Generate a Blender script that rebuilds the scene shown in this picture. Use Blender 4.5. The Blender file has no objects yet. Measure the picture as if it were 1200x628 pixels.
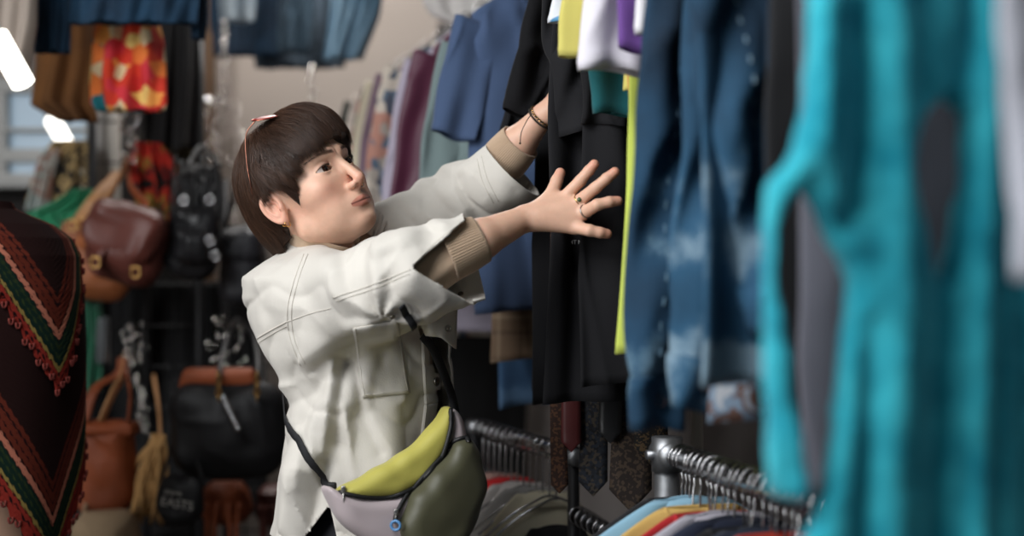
import bpy, bmesh, math, random
import numpy as np
from mathutils import Vector, Matrix
from mathutils.bvhtree import BVHTree

sc = bpy.context.scene
COL = sc.collection
FPX = 1666.67
EYE = 1.38


def P(px, py, D):
    """world point seen at pixel (px,py) at depth D metres"""
    return np.array([(px - 600) / FPX * D, D, EYE + (314 - py) / FPX * D])


def V3(a):
    return Vector((float(a[0]), float(a[1]), float(a[2])))


# ------------------------------------------------------------------ objects
def link(o, parent=None):
    COL.objects.link(o)
    if parent is not None:
        o.parent = parent
    return o


def tag(o, label=None, cat=None, group=None, kind=None):
    if label: o['label'] = label
    if cat: o['category'] = cat
    if group: o['group'] = group
    if kind: o['kind'] = kind
    return o


def thing(name, label, cat, loc=(0, 0, 0), rz=0.0, group=None):
    o = bpy.data.objects.new(name, None)
    link(o)
    o.location = V3(loc)
    o.rotation_euler = (0, 0, rz)
    return tag(o, label, cat, group)


def np_mesh(name, V, Q, smooth=True):
    """V (n,3), Q (m,k) ints"""
    V = np.ascontiguousarray(V, dtype=np.float32)
    Q = np.ascontiguousarray(Q, dtype=np.int32)
    me = bpy.data.meshes.new(name)
    me.vertices.add(len(V))
    me.vertices.foreach_set('co', V.ravel())
    k = Q.shape[1]
    me.loops.add(Q.size)
    me.loops.foreach_set('vertex_index', Q.ravel())
    me.polygons.add(len(Q))
    me.polygons.foreach_set('loop_start', np.arange(0, Q.size, k, dtype=np.int32))
    if smooth:
        me.polygons.foreach_set('use_smooth', np.ones(len(Q), dtype=bool))
    me.update(calc_edges=True)
    me.validate()
    return me


def obj(name, me, mat, parent=None, world=True):
    """link mesh; V in world coordinates while parent may be moved (world=True)"""
    o = bpy.data.objects.new(name, me)
    link(o)
    if mat is not None and not me.materials:
        me.materials.append(mat)
    if parent is not None:
        o.parent = parent
        if world:
            o.matrix_parent_inverse = world_of(parent).inverted()
    return o


def world_of(o):
    m = Matrix.LocRotScale(o.location, o.rotation_euler, o.scale)
    if o.parent is not None:
        return world_of(o.parent) @ o.matrix_parent_inverse @ m
    return m


def attr_color(me, cols, name='Col'):
    a = me.color_attributes.new(name, 'FLOAT_COLOR', 'POINT')
    c = np.ones((len(me.vertices), 4), dtype=np.float32)
    c[:, :3] = cols
    a.data.foreach_set('color', c.ravel())


def attr_float(me, vals, name):
    a = me.attributes.new(name, 'FLOAT', 'POINT')
    a.data.foreach_set('value', np.ascontiguousarray(vals, dtype=np.float32))


class MB:
    """collects simple shapes into one mesh"""
    def __init__(s):
        s.V = []; s.Q = []; s.n = 0

    def add(s, V, Q):
        V = np.asarray(V, float)
        s.V.append(V); s.Q.append(np.asarray(Q, int) + s.n); s.n += len(V)

    def tube(s, pts, r, k=8, closed=False, flat=None):
        pts = np.asarray(pts, float)
        n = len(pts)
        r = np.broadcast_to(np.asarray(r, float), (n,))
        if closed:
            T = np.roll(pts, -1, 0) - np.roll(pts, 1, 0)
        else:
            T = np.gradient(pts, axis=0)
        T /= np.linalg.norm(T, axis=1)[:, None] + 1e-12
        ref = np.array([0, 0, 1.]) if abs(T[0][2]) < .9 else np.array([1., 0, 0])
        N = np.zeros_like(pts)
        prev = ref
        for i in range(n):
            v = prev - T[i] * np.dot(prev, T[i])
            l = np.linalg.norm(v)
            if l < 1e-6:
                v = np.cross(T[i], [1, .3, .2]); l = np.linalg.norm(v)
            N[i] = v / l; prev = N[i]
        B = np.cross(T, N)
        a = np.arange(k) / k * 2 * np.pi
        fa, fb = (1, 1) if flat is None else flat
        ring = (np.cos(a)[None, :, None] * N[:, None, :] * fa + np.sin(a)[None, :, None] * B[:, None, :] * fb) * r[:, None, None]
        V = (pts[:, None, :] + ring).reshape(-1, 3)
        Q = []
        m = n if closed else n - 1
        for i in range(m):
            j = (i + 1) % n
            for q in range(k):
                q2 = (q + 1) % k
                Q.append((i * k + q, j * k + q, j * k + q2, i * k + q2))
        if not closed:
            V = np.vstack([V, pts[0], pts[-1]])
            c0, c1 = n * k, n * k + 1
            for q in range(0, k):
                q2 = (q + 1) % k
                Q.append((c0, q, q2, c0)); Q.append((c1, (n - 1) * k + q2, (n - 1) * k + q, c1))
        s.add(V, Q)
        return s

    def box(s, c, size, rot=None, bev=0.0):
        hx, hy, hz = [v / 2 for v in size]
        n = 6 if bev else 1
        # rounded box via cube-sphere like grid
        V, Q = rbox(size, bev if bev else 0.0, 3)
        if rot is not None:
            V = V @ np.array(rot).T
        s.add(V + np.asarray(c), Q)
        return s

    def grid(s, G):
        """G (n,m,3)"""
        n, m = G.shape[:2]
        i = np.arange(n * m).reshape(n, m)
        Q = np.stack([i[:-1, :-1], i[:-1, 1:], i[1:, 1:], i[1:, :-1]], -1).reshape(-1, 4)
        s.add(G.reshape(-1, 3), Q)
        return s

    def build(s, name, mat, parent=None, smooth=True, solid=None):
        V = np.vstack(s.V); Q = np.vstack(s.Q)
        tri = Q[:, 0] == Q[:, 3]
        me = bpy.data.meshes.new(name)
        faces = [tuple(q) for q in Q[~tri]] + [tuple(q[:3]) for q in Q[tri]]
        me.from_pydata([tuple(v) for v in V], [], faces)
        if smooth:
            me.polygons.foreach_set('use_smooth', np.ones(len(me.polygons), dtype=bool))
        me.update()
        o = obj(name, me, mat, parent)
        if solid:
            solidify(o, solid)
        return o


def rbox(size, bev, seg=3):
    """rounded box vertices/quads centred at origin"""
    hs = np.array(size) / 2.0
    bev = min(bev, hs.min() * .98)
    if bev <= 0:
        V = np.array([[x, y, z] for x in (-1, 1) for y in (-1, 1) for z in (-1, 1)]) * hs
        return V, np.array([(0, 1, 3, 2), (4, 6, 7, 5), (0, 4, 5, 1), (2, 3, 7, 6), (0, 2, 6, 4), (1, 5, 7, 3)])
    # coordinates along each axis
    t = []
    for k in range(3):
        inner = hs[k] - bev
        a = np.linspace(-1, 0, seg + 1)
        t.append(np.concatenate([-inner + a * bev, (inner + (np.linspace(0, 1, seg + 1)) * bev)]))
    n = len(t[0])
    V = []; Q = []; idx = {}
    def vid(i, j, k):
        key = (i, j, k)
        if key not in idx:
            p = np.array([t[0][i], t[1][j], t[2][k]])
            inner = np.clip(p, -(hs - bev), hs - bev)
            d = p - inner
            m = np.abs(d).max()
            l = np.linalg.norm(d)
            if l > 1e-9:
                d = d / l * m
            idx[key] = len(V); V.append(inner + d)
        return idx[key]
    for ax in range(3):
        for side in (0, n - 1):
            for a in range(n - 1):
                for b in range(n - 1):
                    def mk(u, v):
                        c = [0, 0, 0]; c[ax] = side
                        c[(ax + 1) % 3] = u; c[(ax + 2) % 3] = v
                        return vid(*c)
                    q = [mk(a, b), mk(a + 1, b), mk(a + 1, b + 1), mk(a, b + 1)]
                    if side == 0: q = q[::-1]
                    Q.append(q)
    return np.array(V), np.array(Q)


def solidify(o, t, offset=0.0):
    m = o.modifiers.new('thick', 'SOLIDIFY')
    m.thickness = t; m.offset = offset
    return m


def subsurf(o, n=1):
    m = o.modifiers.new('smooth', 'SUBSURF')
    m.levels = n; m.render_levels = n
    return m


def smooth_path(pts, n=24):
    """catmull-rom resample"""
    pts = np.asarray(pts, float)
    if len(pts) < 3:
        t = np.linspace(0, 1, n)[:, None]
        return pts[0] * (1 - t) + pts[-1] * t
    p = np.vstack([2 * pts[0] - pts[1], pts, 2 * pts[-1] - pts[-2]])
    out = []
    m = len(pts) - 1
    for q in np.linspace(0, m - 1e-6, n):
        i = int(q); t = q - i
        p0, p1, p2, p3 = p[i:i + 4]
        out.append(.5 * ((2 * p1) + (-p0 + p2) * t + (2 * p0 - 5 * p1 + 4 * p2 - p3) * t * t + (-p0 + 3 * p1 - 3 * p2 + p3) * t ** 3))
    return np.array(out)


# ------------------------------------------------------------------ noise
def vnoise(p, seed=0):
    """value noise -1..1 on (n,3)"""
    p = np.asarray(p, float) + seed * 17.31
    i = np.floor(p).astype(np.int64); f = p - i
    f = f * f * (3 - 2 * f)
    def h(x, y, z):
        n = (x * 374761393 + y * 668265263 + z * 2147483647 + seed * 1274126177) & 0xffffffff
        n = ((n ^ (n >> 13)) * 1274126177) & 0xffffffff
        n = (n ^ (n >> 16)) & 0xffff
        return n / 32767.5 - 1
    r = 0
    for dx in (0, 1):
        wx = f[:, 0] if dx else 1 - f[:, 0]
        for dy in (0, 1):
            wy = f[:, 1] if dy else 1 - f[:, 1]
            for dz in (0, 1):
                wz = f[:, 2] if dz else 1 - f[:, 2]
                r = r + wx * wy * wz * h(i[:, 0] + dx, i[:, 1] + dy, i[:, 2] + dz)
    return r


def sstep(a, b, x):
    t = np.clip((x - a) / (b - a), 0, 1)
    return t * t * (3 - 2 * t)


# ------------------------------------------------------------------ signed distance pieces
def rc(p, a, b, ra, rb):
    a = np.asarray(a, float); b = np.asarray(b, float)
    ba = b - a
    t = np.clip(((p - a) @ ba) / (ba @ ba + 1e-12), 0, 1)
    d = p - (a + t[:, None] * ba)
    return np.sqrt((d * d).sum(1)) - (ra + (rb - ra) * t)


def ell(p, c, r):
    q = (p - np.asarray(c)) / np.asarray(r)
    k0 = np.sqrt((q * q).sum(1))
    q2 = q / np.asarray(r)
    k1 = np.sqrt((q2 * q2).sum(1)) + 1e-9
    return k0 * (k0 - 1) / k1


def smin(a, b, k):
    h = np.clip(.5 + .5 * (b - a) / k, 0, 1)
    return b * (1 - h) + a * h - k * h * (1 - h)


def smax(a, b, k):
    return -smin(-a, -b, k)


def surface_nets(f, lo, hi, h, B=12, margin=1.6):
    """mesh the zero set of f(points)->d ; returns V,Q.  Blocks far from it are skipped."""
    lo = np.asarray(lo, float); hi = np.asarray(hi, float)
    n = np.ceil((hi - lo) / h).astype(int) + 1
    nb = np.ceil(n / B).astype(int)
    gi = np.stack(np.meshgrid(*[np.arange(k) for k in nb], indexing='ij'), -1).reshape(-1, 3)
    cen = lo + (gi + .5) * B * h
    d = f(cen)
    act = gi[np.abs(d) < B * h * .87 * margin + .01]
    loc = np.stack(np.meshgrid(*[np.arange(B + 1)] * 3, indexing='ij'), -1).reshape(-1, 3)
    N = (nb * B + 2).astype(np.int64)
    ids = []; pos = []; quads = []
    corners = [(x, y, z) for x in (0, 1) for y in (0, 1) for z in (0, 1)]
    edges = [(a, b) for a in range(8) for b in range(a + 1, 8) if sum(abs(np.array(corners[a]) - corners[b])) == 1]
    CH = 64
    for s in range(0, len(act), CH):
        blk = act[s:s + CH]
        base = blk * B
        pts = lo + (base[:, None, :] + loc[None]) * h
        D = f(pts.reshape(-1, 3)).reshape(len(blk), B + 1, B + 1, B + 1)
        S = D < 0
        cs = [S[:, x:x + B, y:y + B, z:z + B] for x, y, z in corners]
        tot = sum(c.astype(np.int8) for c in cs)
        m = (tot > 0) & (tot < 8)
        w = np.argwhere(m)
        if len(w) == 0: continue
        vals = np.stack([D[w[:, 0], w[:, 1] + x, w[:, 2] + y, w[:, 3] + z] for x, y, z in corners], 1)
        acc = np.zeros((len(w), 3)); cnt = np.zeros(len(w))
        for a, b in edges:
            va, vb = vals[:, a], vals[:, b]
            c = (va < 0) != (vb < 0)
            t = np.where(c, va / np.where(c, va - vb, 1), 0)
            pa = np.array(corners[a], float); pb = np.array(corners[b], float)
            acc += np.where(c[:, None], pa + t[:, None] * (pb - pa), 0); cnt += c
        cell = base[w[:, 0]] + w[:, 1:]
        pos.append(lo + (cell + acc / cnt[:, None]) * h)
        ids.append((cell[:, 0] * N[1] + cell[:, 1]) * N[2] + cell[:, 2])
        for ax in range(3):
            e = [0, 0, 0]; e[ax] = 1
            A = S[:, :B, :B, :B]; Bb = S[:, e[0]:B + e[0], e[1]:B + e[1], e[2]:B + e[2]]
            x = np.argwhere(A != Bb)
            if len(x) == 0: continue
            g = base[x[:, 0]] + x[:, 1:]
            sgn = A[x[:, 0], x[:, 1], x[:, 2], x[:, 3]]
            u = np.array([0, 0, 0]); v = np.array([0, 0, 0])
            u[(ax + 1) % 3] = 1; v[(ax + 2) % 3] = 1
            def cid(c): return (c[:, 0] * N[1] + c[:, 1]) * N[2] + c[:, 2]
            q = np.stack([cid(g - u - v), cid(g - v), cid(g), cid(g - u)], 1)
            q = np.where(sgn[:, None], q, q[:, ::-1])
            quads.append(q)
    ids = np.concatenate(ids); pos = np.concatenate(pos); Q = np.concatenate(quads)
    o = np.argsort(ids); ids = ids[o]; pos = pos[o]
    k = np.clip(np.searchsorted(ids, Q), 0, len(ids) - 1)
    ok = (ids[k] == Q).all(1)
    return pos, k[ok]


def grad(f, p, e=1e-3):
    g = np.stack([f(p + np.eye(3)[i] * e) - f(p - np.eye(3)[i] * e) for i in range(3)], 1)
    return g / (np.linalg.norm(g, axis=1)[:, None] + 1e-12)


def trim(V, Q, g, f=None):
    """drop faces where g>0 everywhere, slide the rest of the g>0 vertices back onto g=0"""
    gv = g(V)
    keep = (gv[Q] <= 0).any(1)
    Q = Q[keep]
    used = np.unique(Q)
    re = -np.ones(len(V), int); re[used] = np.arange(len(used))
    V = V[used]; Q = re[Q]
    gv = g(V)
    b = gv > 0
    if b.any():
        p = V[b]
        for _ in range(3):
            gg = grad(g, p, 5e-4)
            val = g(p)
            step = np.clip(val, -.02, .02)
            p = p - gg * step[:, None]
            if f is not None:
                p = p - grad(f, p) * f(p)[:, None] * .7
        V[b] = p
    return V, Q


def refine(V, Q, sel, f):
    """split the quads where sel() holds into four and pull the new vertices onto the surface"""
    s = sel(V)[Q].all(1)
    A = Q[s]; B = Q[~s]
    e = np.stack([A, np.roll(A, -1, 1)], -1).reshape(-1, 2)
    es = np.sort(e, 1)
    key = es[:, 0].astype(np.int64) * len(V) + es[:, 1]
    uk, inv, cnt = np.unique(key, return_inverse=True, return_counts=True)
    ea = (uk // len(V)).astype(int); eb = (uk % len(V)).astype(int)
    mid = (V[ea] + V[eb]) / 2
    cen = V[A].mean(1)
    for _ in range(2):
        cen = cen - grad(f, cen, 5e-4) * f(cen)[:, None]
        inn = cnt == 2
        m = mid[inn]
        mid[inn] = m - grad(f, m, 5e-4) * f(m)[:, None]
    n0 = len(V)
    im = (inv.reshape(-1, 4) + n0)
    ic = np.arange(len(A)) + n0 + len(mid)
    q = [np.stack([A[:, k], im[:, k], ic, im[:, k - 1]], 1) for k in range(4)]
    V2 = np.vstack([V, mid, cen])
    used = np.unique(A)
    keep = used
    p = V2[keep]
    V2[keep] = p - grad(f, p, 5e-4) * f(p)[:, None]
    return V2, np.vstack([B] + q)


def bvh_of(V, Q):
    return BVHTree.FromPolygons([tuple(v) for v in V], [tuple(int(i) for i in q) for q in Q])


CAMO = Vector((0, 0, EYE))


def hit(bvh, px, py, lift=0.0015):
    """design-time helper: point of a surface along a line of sight, lifted off it"""
    d = V3(P(px, py, 1.0)) - CAMO
    loc, nrm, idx, dist = bvh.ray_cast(CAMO, d.normalized(), 50)
    if loc is None:
        return None
    if nrm.dot(d) > 0: nrm = -nrm
    return np.array(loc + nrm * lift)


def path_on(bvh, pix, n=30, lift=0.0015):
    pp = smooth_path([(a, b, 0) for a, b in pix], n)
    out = [hit(bvh, a, b, lift) for a, b, _ in pp]
    out = [o for o in out if o is not None]
    # drop jumps
    res = [out[0]]
    for o in out[1:]:
        if np.linalg.norm(o - res[-1]) < .07: res.append(o)
    return np.array(res)


def patch_on(bvh, quad, nu=16, nv=16, lift=.003):
    """quad: 4 pixel corners (tl,tr,br,bl) -> grid of points conforming to surface"""
    tl, tr, br, bl = [np.array(q, float) for q in quad]
    G = np.zeros((nv, nu, 3)); last = None
    for j, v in enumerate(np.linspace(0, 1, nv)):
        for i, u in enumerate(np.linspace(0, 1, nu)):
            q = (tl * (1 - u) + tr * u) * (1 - v) + (bl * (1 - u) + br * u) * v
            h = hit(bvh, q[0], q[1], lift)
            if h is None: h = last
            G[j, i] = h; last = h
    return G


# ------------------------------------------------------------------ materials
def srgb(r, g, b):
    f = lambda c: (c / 255 / 12.92) if c / 255 <= .04045 else ((c / 255 + .055) / 1.055) ** 2.4
    return (f(r), f(g), f(b))


def mat(name, color=(.5, .5, .5), rough=.8, metal=0.0, bump=0.0, bscale=200, var=0.0, vscale=6, sheen=0.0,
        attr=None, spec=.5, sub=0.0, weave=0.0, wscale=900, coords='Object', emit=None, coat=0.0):
    m = bpy.data.materials.new(name)
    m.use_nodes = True
    nt = m.node_tree; N = nt.nodes; L = nt.links
    b = N['Principled BSDF']
    b.inputs['Roughness'].default_value = rough
    b.inputs['Metallic'].default_value = metal
    b.inputs['Specular IOR Level'].default_value = spec
    b.inputs['Base Color'].default_value = (*color, 1)
    if sheen:
        b.inputs['Sheen Weight'].default_value = sheen
        b.inputs['Sheen Roughness'].default_value = .5
    if coat: b.inputs['Coat Weight'].default_value = coat
    if sub:
        b.inputs['Subsurface Weight'].default_value = sub
        b.inputs['Subsurface Radius'].default_value = (1, .35, .2)
        b.inputs['Subsurface Scale'].default_value = .006
    if emit:
        b.inputs['Emission Color'].default_value = (*emit[0], 1)
        b.inputs['Emission Strength'].default_value = emit[1]
    tc = N.new('ShaderNodeTexCoord')
    src = None
    if attr:
        a = N.new('ShaderNodeAttribute'); a.attribute_name = attr
        src = a.outputs['Color']
    if var:
        n = N.new('ShaderNodeTexNoise'); n.inputs['Scale'].default_value = vscale
        n.inputs['Detail'].default_value = 5
        L.new(tc.outputs[coords], n.inputs['Vector'])
        mr = N.new('ShaderNodeMapRange')
        mr.inputs['From Min'].default_value = .3; mr.inputs['From Max'].default_value = .7
        mr.inputs['To Min'].default_value = 1 - var; mr.inputs['To Max'].default_value = 1 + var
        L.new(n.outputs['Fac'], mr.inputs['Value'])
        mx = N.new('ShaderNodeVectorMath'); mx.operation = 'SCALE'
        if src is not None: L.new(src, mx.inputs[0])
        else: mx.inputs[0].default_value = color
        L.new(mr.outputs[0], mx.inputs['Scale'])
        src = mx.outputs[0]
    if src is not None:
        L.new(src, b.inputs['Base Color'])
    last = None
    if bump:
        n = N.new('ShaderNodeTexNoise'); n.inputs['Scale'].default_value = bscale
        n.inputs['Detail'].default_value = 3
        L.new(tc.outputs[coords], n.inputs['Vector'])
        bp = N.new('ShaderNodeBump'); bp.inputs['Strength'].default_value = bump
        bp.inputs['Distance'].default_value = .002
        L.new(n.outputs['Fac'], bp.inputs['Height'])
        last = bp
    if weave:
        w = N.new('ShaderNodeTexWave'); w.inputs['Scale'].default_value = wscale / 6.0
        w.bands_direction = 'DIAGONAL'
        L.new(tc.outputs[coords], w.inputs['Vector'])
        bp = N.new('ShaderNodeBump'); bp.inputs['Strength'].default_value = weave
        bp.inputs['Distance'].default_value = .0008
        L.new(w.outputs['Fac'], bp.inputs['Height'])
        if last: L.new(last.outputs[0], bp.inputs['Normal'])
        last = bp
    if last: L.new(last.outputs[0], b.inputs['Normal'])
    return m
# ================================================================== PERSON
def rotm(y, p, r):
    f = np.array([math.sin(y), -math.cos(y), 0]); l = np.array([math.cos(y), math.sin(y), 0]); u = np.array([0, 0, 1.])
    f2 = f * math.cos(p) + u * math.sin(p); u2 = u * math.cos(p) - f * math.sin(p)
    l3 = l * math.cos(r) + u2 * math.sin(r); u3 = u2 * math.cos(r) - l * math.sin(r)
    return np.array([l3, f2, u3])


HM = rotm(math.radians(50), math.radians(24), math.radians(17))
HC = np.array([-.3600, 2.55, EYE + .1295])
HS = 1.045


def h2w(p):
    return (np.asarray(p, float) @ HM) * HS + HC


def w2h(p):
    return ((p - HC) @ HM.T) / HS


def skull(q):
    return ell(q, (0, -.006, .035), (.075, .099, .089))


def head_sdf(q):
    """head in its own frame: x her left, y forward, z up"""
    m = q.copy(); m[:, 0] = np.abs(m[:, 0])
    d = skull(q)
    d = smin(d, ell(q, (0, .026, -.018), (.058, .066, .078)), .02)
    d = smin(d, rc(m, (.046, .0, -.054), (.013, .068, -.078), .018, .018), .030)
    d = smin(d, rc(q, (0, .0, -.066), (0, .058, -.078), .034, .024), .02)
    d = smin(d, ell(m, (0, .076, -.082), (.021, .020, .0175)), .014)
    d = smin(d, ell(m, (.044, .058, -.012), (.022, .024, .022)), .025)       # cheek
    d = smin(d, ell(m, (.030, .058, -.050), (.024, .026, .028)), .02)
    d = smin(d, rc(m, (.010, .089, .040), (.038, .076, .040), .010, .009), .014)  # brow ridge
    # sockets
    d = smax(d, -ell(m, (.031, .104, .019), (.019, .019, .0125)), .012)
    d = smax(d, -ell(m, (.015, .104, .012), (.008, .013, .012)), .008)
    # nose
    n = rc(q, (0, .090, .026), (0, .1125, -.019), .0068, .0085)
    n = smin(n, ell(q, (0, .1125, -.0225), (.0080, .0078, .0074)), .006)
    n = smin(n, ell(m, (.0102, .1005, -.0268), (.0060, .0095, .0062)), .005)
    n = smin(n, rc(q, (0, .108, -.028), (0, .095, -.036), .0045, .006), .006)
    d = smin(d, n, .009)
    d = smax(d, -ell(m, (.0062, .1065, -.0335), (.0032, .0055, .0042)), .002)
    # mouth mound, lips
    d = smin(d, ell(q, (0, .072, -.054), (.032, .027, .020)), .012)
    t = np.clip(m[:, 0] / .026, 0, 1)
    ybase = .0968 - .017 * t * t
    zu = -.0515 - .004 * t
    ul = np.sqrt((q[:, 1] - (ybase - .0012)) ** 2 + ((q[:, 2] - zu) * 1.15) ** 2 + (np.maximum(m[:, 0] - .023, 0)) ** 2) - (.0038 * (1 - t ** 2) + .0012)
    ll = np.sqrt((q[:, 1] - (ybase - .0025)) ** 2 + ((q[:, 2] + .0605) * 1.0) ** 2 + (np.maximum(m[:, 0] - .020, 0)) ** 2) - (.0044 * (1 - t ** 2) + .0010)
    d = smin(d, ul, .0035); d = smin(d, ll, .0028)
    d = smax(d, -ell(q, (0, .1065, -.0725), (.017, .011, .006)), .009)
    d = smax(d, -rc(q, (0, .1055, -.041), (0, .1065, -.047), .0020, .0022), .004)
    # eyelids
    ec = np.array([.031, .0730, .0175])
    lid = np.sqrt(((m - ec) ** 2).sum(1)) - .0154
    d = smin(d, lid, .004)
    x = (m[:, 0] - .031) / .0152
    up = .0168 + .0052 * np.sqrt(np.clip(1 - x * x, 0, 1)) - .0002 + .0006 * x
    lo_ = .0168 - .0042 * np.sqrt(np.clip(1 - x * x, 0, 1)) + .0006 * x
    opening = np.maximum(np.maximum(m[:, 2] - up, lo_ - m[:, 2]), .072 - m[:, 1])
    opening = np.maximum(opening, (np.abs(x) - 1) * .0152)
    d = smax(d, -opening, .0012)
    # crease above the eye
    cr = np.sqrt((m[:, 1] - (.0910 - .007 * x * x)) ** 2 + (m[:, 2] - (.0268 - .003 * x * x)) ** 2 + np.maximum(np.abs(x) * .0138 - .012, 0) ** 2) - .0009
    d = smax(d, -cr, .003)
    # ear
    e = (m - np.array([.0775, -.012, .0035])) / .94
    ca, sa = math.cos(.22), math.sin(.22)
    ey = e[:, 1] * ca + e[:, 2] * sa; ez = -e[:, 1] * sa + e[:, 2] * ca
    tz = ez / .031
    ey2 = ey + .002
    rr = np.sqrt((ey2 / (.0165 + .003 * np.clip(tz, -1, 1))) ** 2 + tz ** 2)
    outx = e[:, 0] - (.004 - ey2 * .42)
    helix = np.sqrt(((rr - .90) * .019) ** 2 + (outx - .002) ** 2) - .0034
    plate = np.maximum((rr - .95) * .018, np.abs(outx + .0045) - .0028)
    ear = smin(helix, plate, .004)
    anti = np.sqrt(((rr - .52) * .019) ** 2 + (outx + .0005) ** 2) - .0030
    anti = np.maximum(anti, (ey2 - .006))
    ear = smin(ear, anti, .003)
    trag = ell(e, (.0015, .0125, -.006), (.0045, .0035, .006))
    ear = smin(ear, trag, .003)
    lobe = ell(e, (-.0005, .003, -.0275), (.0038, .0085, .0085))
    ear = smin(ear, lobe, .005)
    d = smin(d, ear, .006)
    return d


NECKB = P(368, 297, 2.62)


def arm_near():
    return dict(sh=P(378, 334, 2.47), el=P(488, 321, 2.318), mid=P(562, 281, 2.33), wr=P(615, 256, 2.375))


def arm_far():
    return dict(sh=P(428, 300, 2.76), el=P(528, 246, 2.77), mid=P(607, 169, 2.69), wr=P(636, 136, 2.66))


AN, AF = arm_near(), arm_far()

HAND_N = dict(
    wr=P(615, 256, 2.375),
    mcp=[P(660, 233, 2.385), P(676, 238, 2.372), P(681, 251, 2.366), P(673, 266, 2.366)],
    fing=[
        [P(660, 233, 2.385), P(680, 212, 2.375), P(690, 200, 2.372), P(696.5, 192.5, 2.37)],
        [P(676, 238, 2.372), P(698, 220, 2.350), P(711, 209, 2.345), P(720.5, 201.5, 2.345)],
        [P(681, 251, 2.366), P(700, 240, 2.335), P(714, 236.5, 2.335), P(724, 235.5, 2.34)],
        [P(673, 266, 2.366), P(691, 270, 2.345), P(703, 272.5, 2.345), P(711.5, 274, 2.35)]],
    thumb=[P(629, 247, 2.385), P(646, 229, 2.395), P(652.5, 212, 2.405), P(656.5, 202.5, 2.41)])
HAND_F = dict(
    wr=P(636, 136, 2.66),
    mcp=[P(663, 98, 2.655), P(671, 106, 2.645), P(673, 117, 2.642), P(668, 127, 2.645)],
    fing=[
        [P(663, 98, 2.655), P(685, 80, 2.655), P(696, 79, 2.67), P(700, 84, 2.685)],
        [P(671, 106, 2.645), P(695, 92, 2.64), P(707, 92, 2.655), P(711, 97, 2.67)],
        [P(673, 117, 2.642), P(697, 106, 2.635), P(708, 106, 2.65), P(711, 110, 2.665)],
        [P(668, 127, 2.645), P(688, 121, 2.64), P(697, 121, 2.65), P(700, 124, 2.66)]],
    thumb=[P(645, 124, 2.675), P(654, 104, 2.69), P(668, 92, 2.705), P(676, 88, 2.715)])


def hand_sdf(p, H, s=1.0):
    w = H['wr']
    d = None
    for i, m in enumerate(H['mcp']):
        a = w * .75 + m * .25 if i in (0, 3) else w
        c = rc(p, a, m, .0165 * s, .0120 * s)
        d = c if d is None else smin(d, c, .014)
    for F in H['fing']:
        f = rc(p, F[0], F[1], .0112 * s, .0098 * s)
        f = smin(f, rc(p, F[1], F[2], .0098 * s, .0090 * s), .003)
        f = smin(f, rc(p, F[2], F[3], .0090 * s, .0082 * s), .003)
        d = smin(d, f, .005)
    T = H['thumb']
    t = rc(p, T[0], T[1], .0155 * s, .0120 * s)
    t = smin(t, rc(p, T[1], T[2], .0118 * s, .0105 * s), .004)
    t = smin(t, rc(p, T[2], T[3], .0103 * s, .0088 * s), .003)
    return smin(d, t, .010)


def body_sdf(p):
    q = w2h(p)
    d = np.full(len(p), 9.0)
    near = np.linalg.norm(q, axis=1) < .22
    far_d = np.linalg.norm(q, axis=1) - .13
    d = np.where(near, d, far_d * HS)
    if near.any():
        d[near] = head_sdf(q[near]) * HS
    nk = rc(p, h2w((0, -.030, -.035)), NECKB, .050, .056)
    d = smin(d, nk, .018)
    d = smin(d, rc(p, h2w((0, .02, -.065)), NECKB + np.array([.03, -.01, .01]), .030, .04), .02)
    ch = NECKB + np.array([.03, .0, -.13])
    d = smin(d, ell(p, ch, (.12, .15, .13)), .05)
    d = smin(d, ell(p, P(430, 460, 2.62), (.100, .125, .16)), .05)
    d = smin(d, ell(p, P(432, 570, 2.62), (.085, .105, .11)), .05)
    for A in (AN, AF):
        a = rc(p, A['sh'] + np.array([0, .03 if A is AN else 0, -.02]), A['el'], .044, .041)
        a = smin(a, rc(p, A['el'], A['mid'], .040, .0335), .015)
        a = smin(a, rc(p, A['mid'], A['wr'], .0335, .0215), .01)
        d = smin(d, a, .03)
    for A, H in ((AN, HAND_N), (AF, HAND_F)):
        c = np.linalg.norm(p - H['mcp'][1], axis=1)
        nr = c < .19
        h = c - .13
        if nr.any():
            h[nr] = hand_sdf(p[nr], H)
        d = smin(d, h, .008)
    return d


person = thing('person', 'person with short dark hair and a pale stone jacket, both arms reaching into the rack', 'person',
               (P(432, 600, 2.62)[0], 2.62, 0))

V, Q = surface_nets(body_sdf, (-.62, 2.18, .93), (.22, 2.86, 1.73), .0021, B=12)
V, Q = refine(V, Q, lambda p: np.linalg.norm(w2h(p), axis=1) < .155, body_sdf)
me = np_mesh('person_body', V, Q)
# intrinsic skin tints: lips, brows, flush on fingertips / ear / nose, plus painted mouth shade
q = w2h(V); ax = np.abs(q[:, 0])
skin = np.tile(np.array(srgb(224, 180, 155)), (len(V), 1))
def blend(c, m): 
    global skin
    skin = skin * (1 - m[:, None]) + np.array(c) * m[:, None]
inhead = np.linalg.norm(q, axis=1) < .17
t = np.clip(ax / .026, 0, 1)
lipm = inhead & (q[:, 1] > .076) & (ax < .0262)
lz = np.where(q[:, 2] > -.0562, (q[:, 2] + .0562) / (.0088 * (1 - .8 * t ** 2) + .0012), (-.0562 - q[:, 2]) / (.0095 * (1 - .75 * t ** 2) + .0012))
blend(srgb(196, 124, 108), np.where(lipm, 1 - sstep(.75, 1.05, lz), 0) * .85)
blend(srgb(96, 44, 40), np.where(lipm, np.exp(-((q[:, 2] + .0560 - .0008 * t) / .0013) ** 2), 0) * .9)  # shade of the crevice between the lips, put into the skin colour
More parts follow.
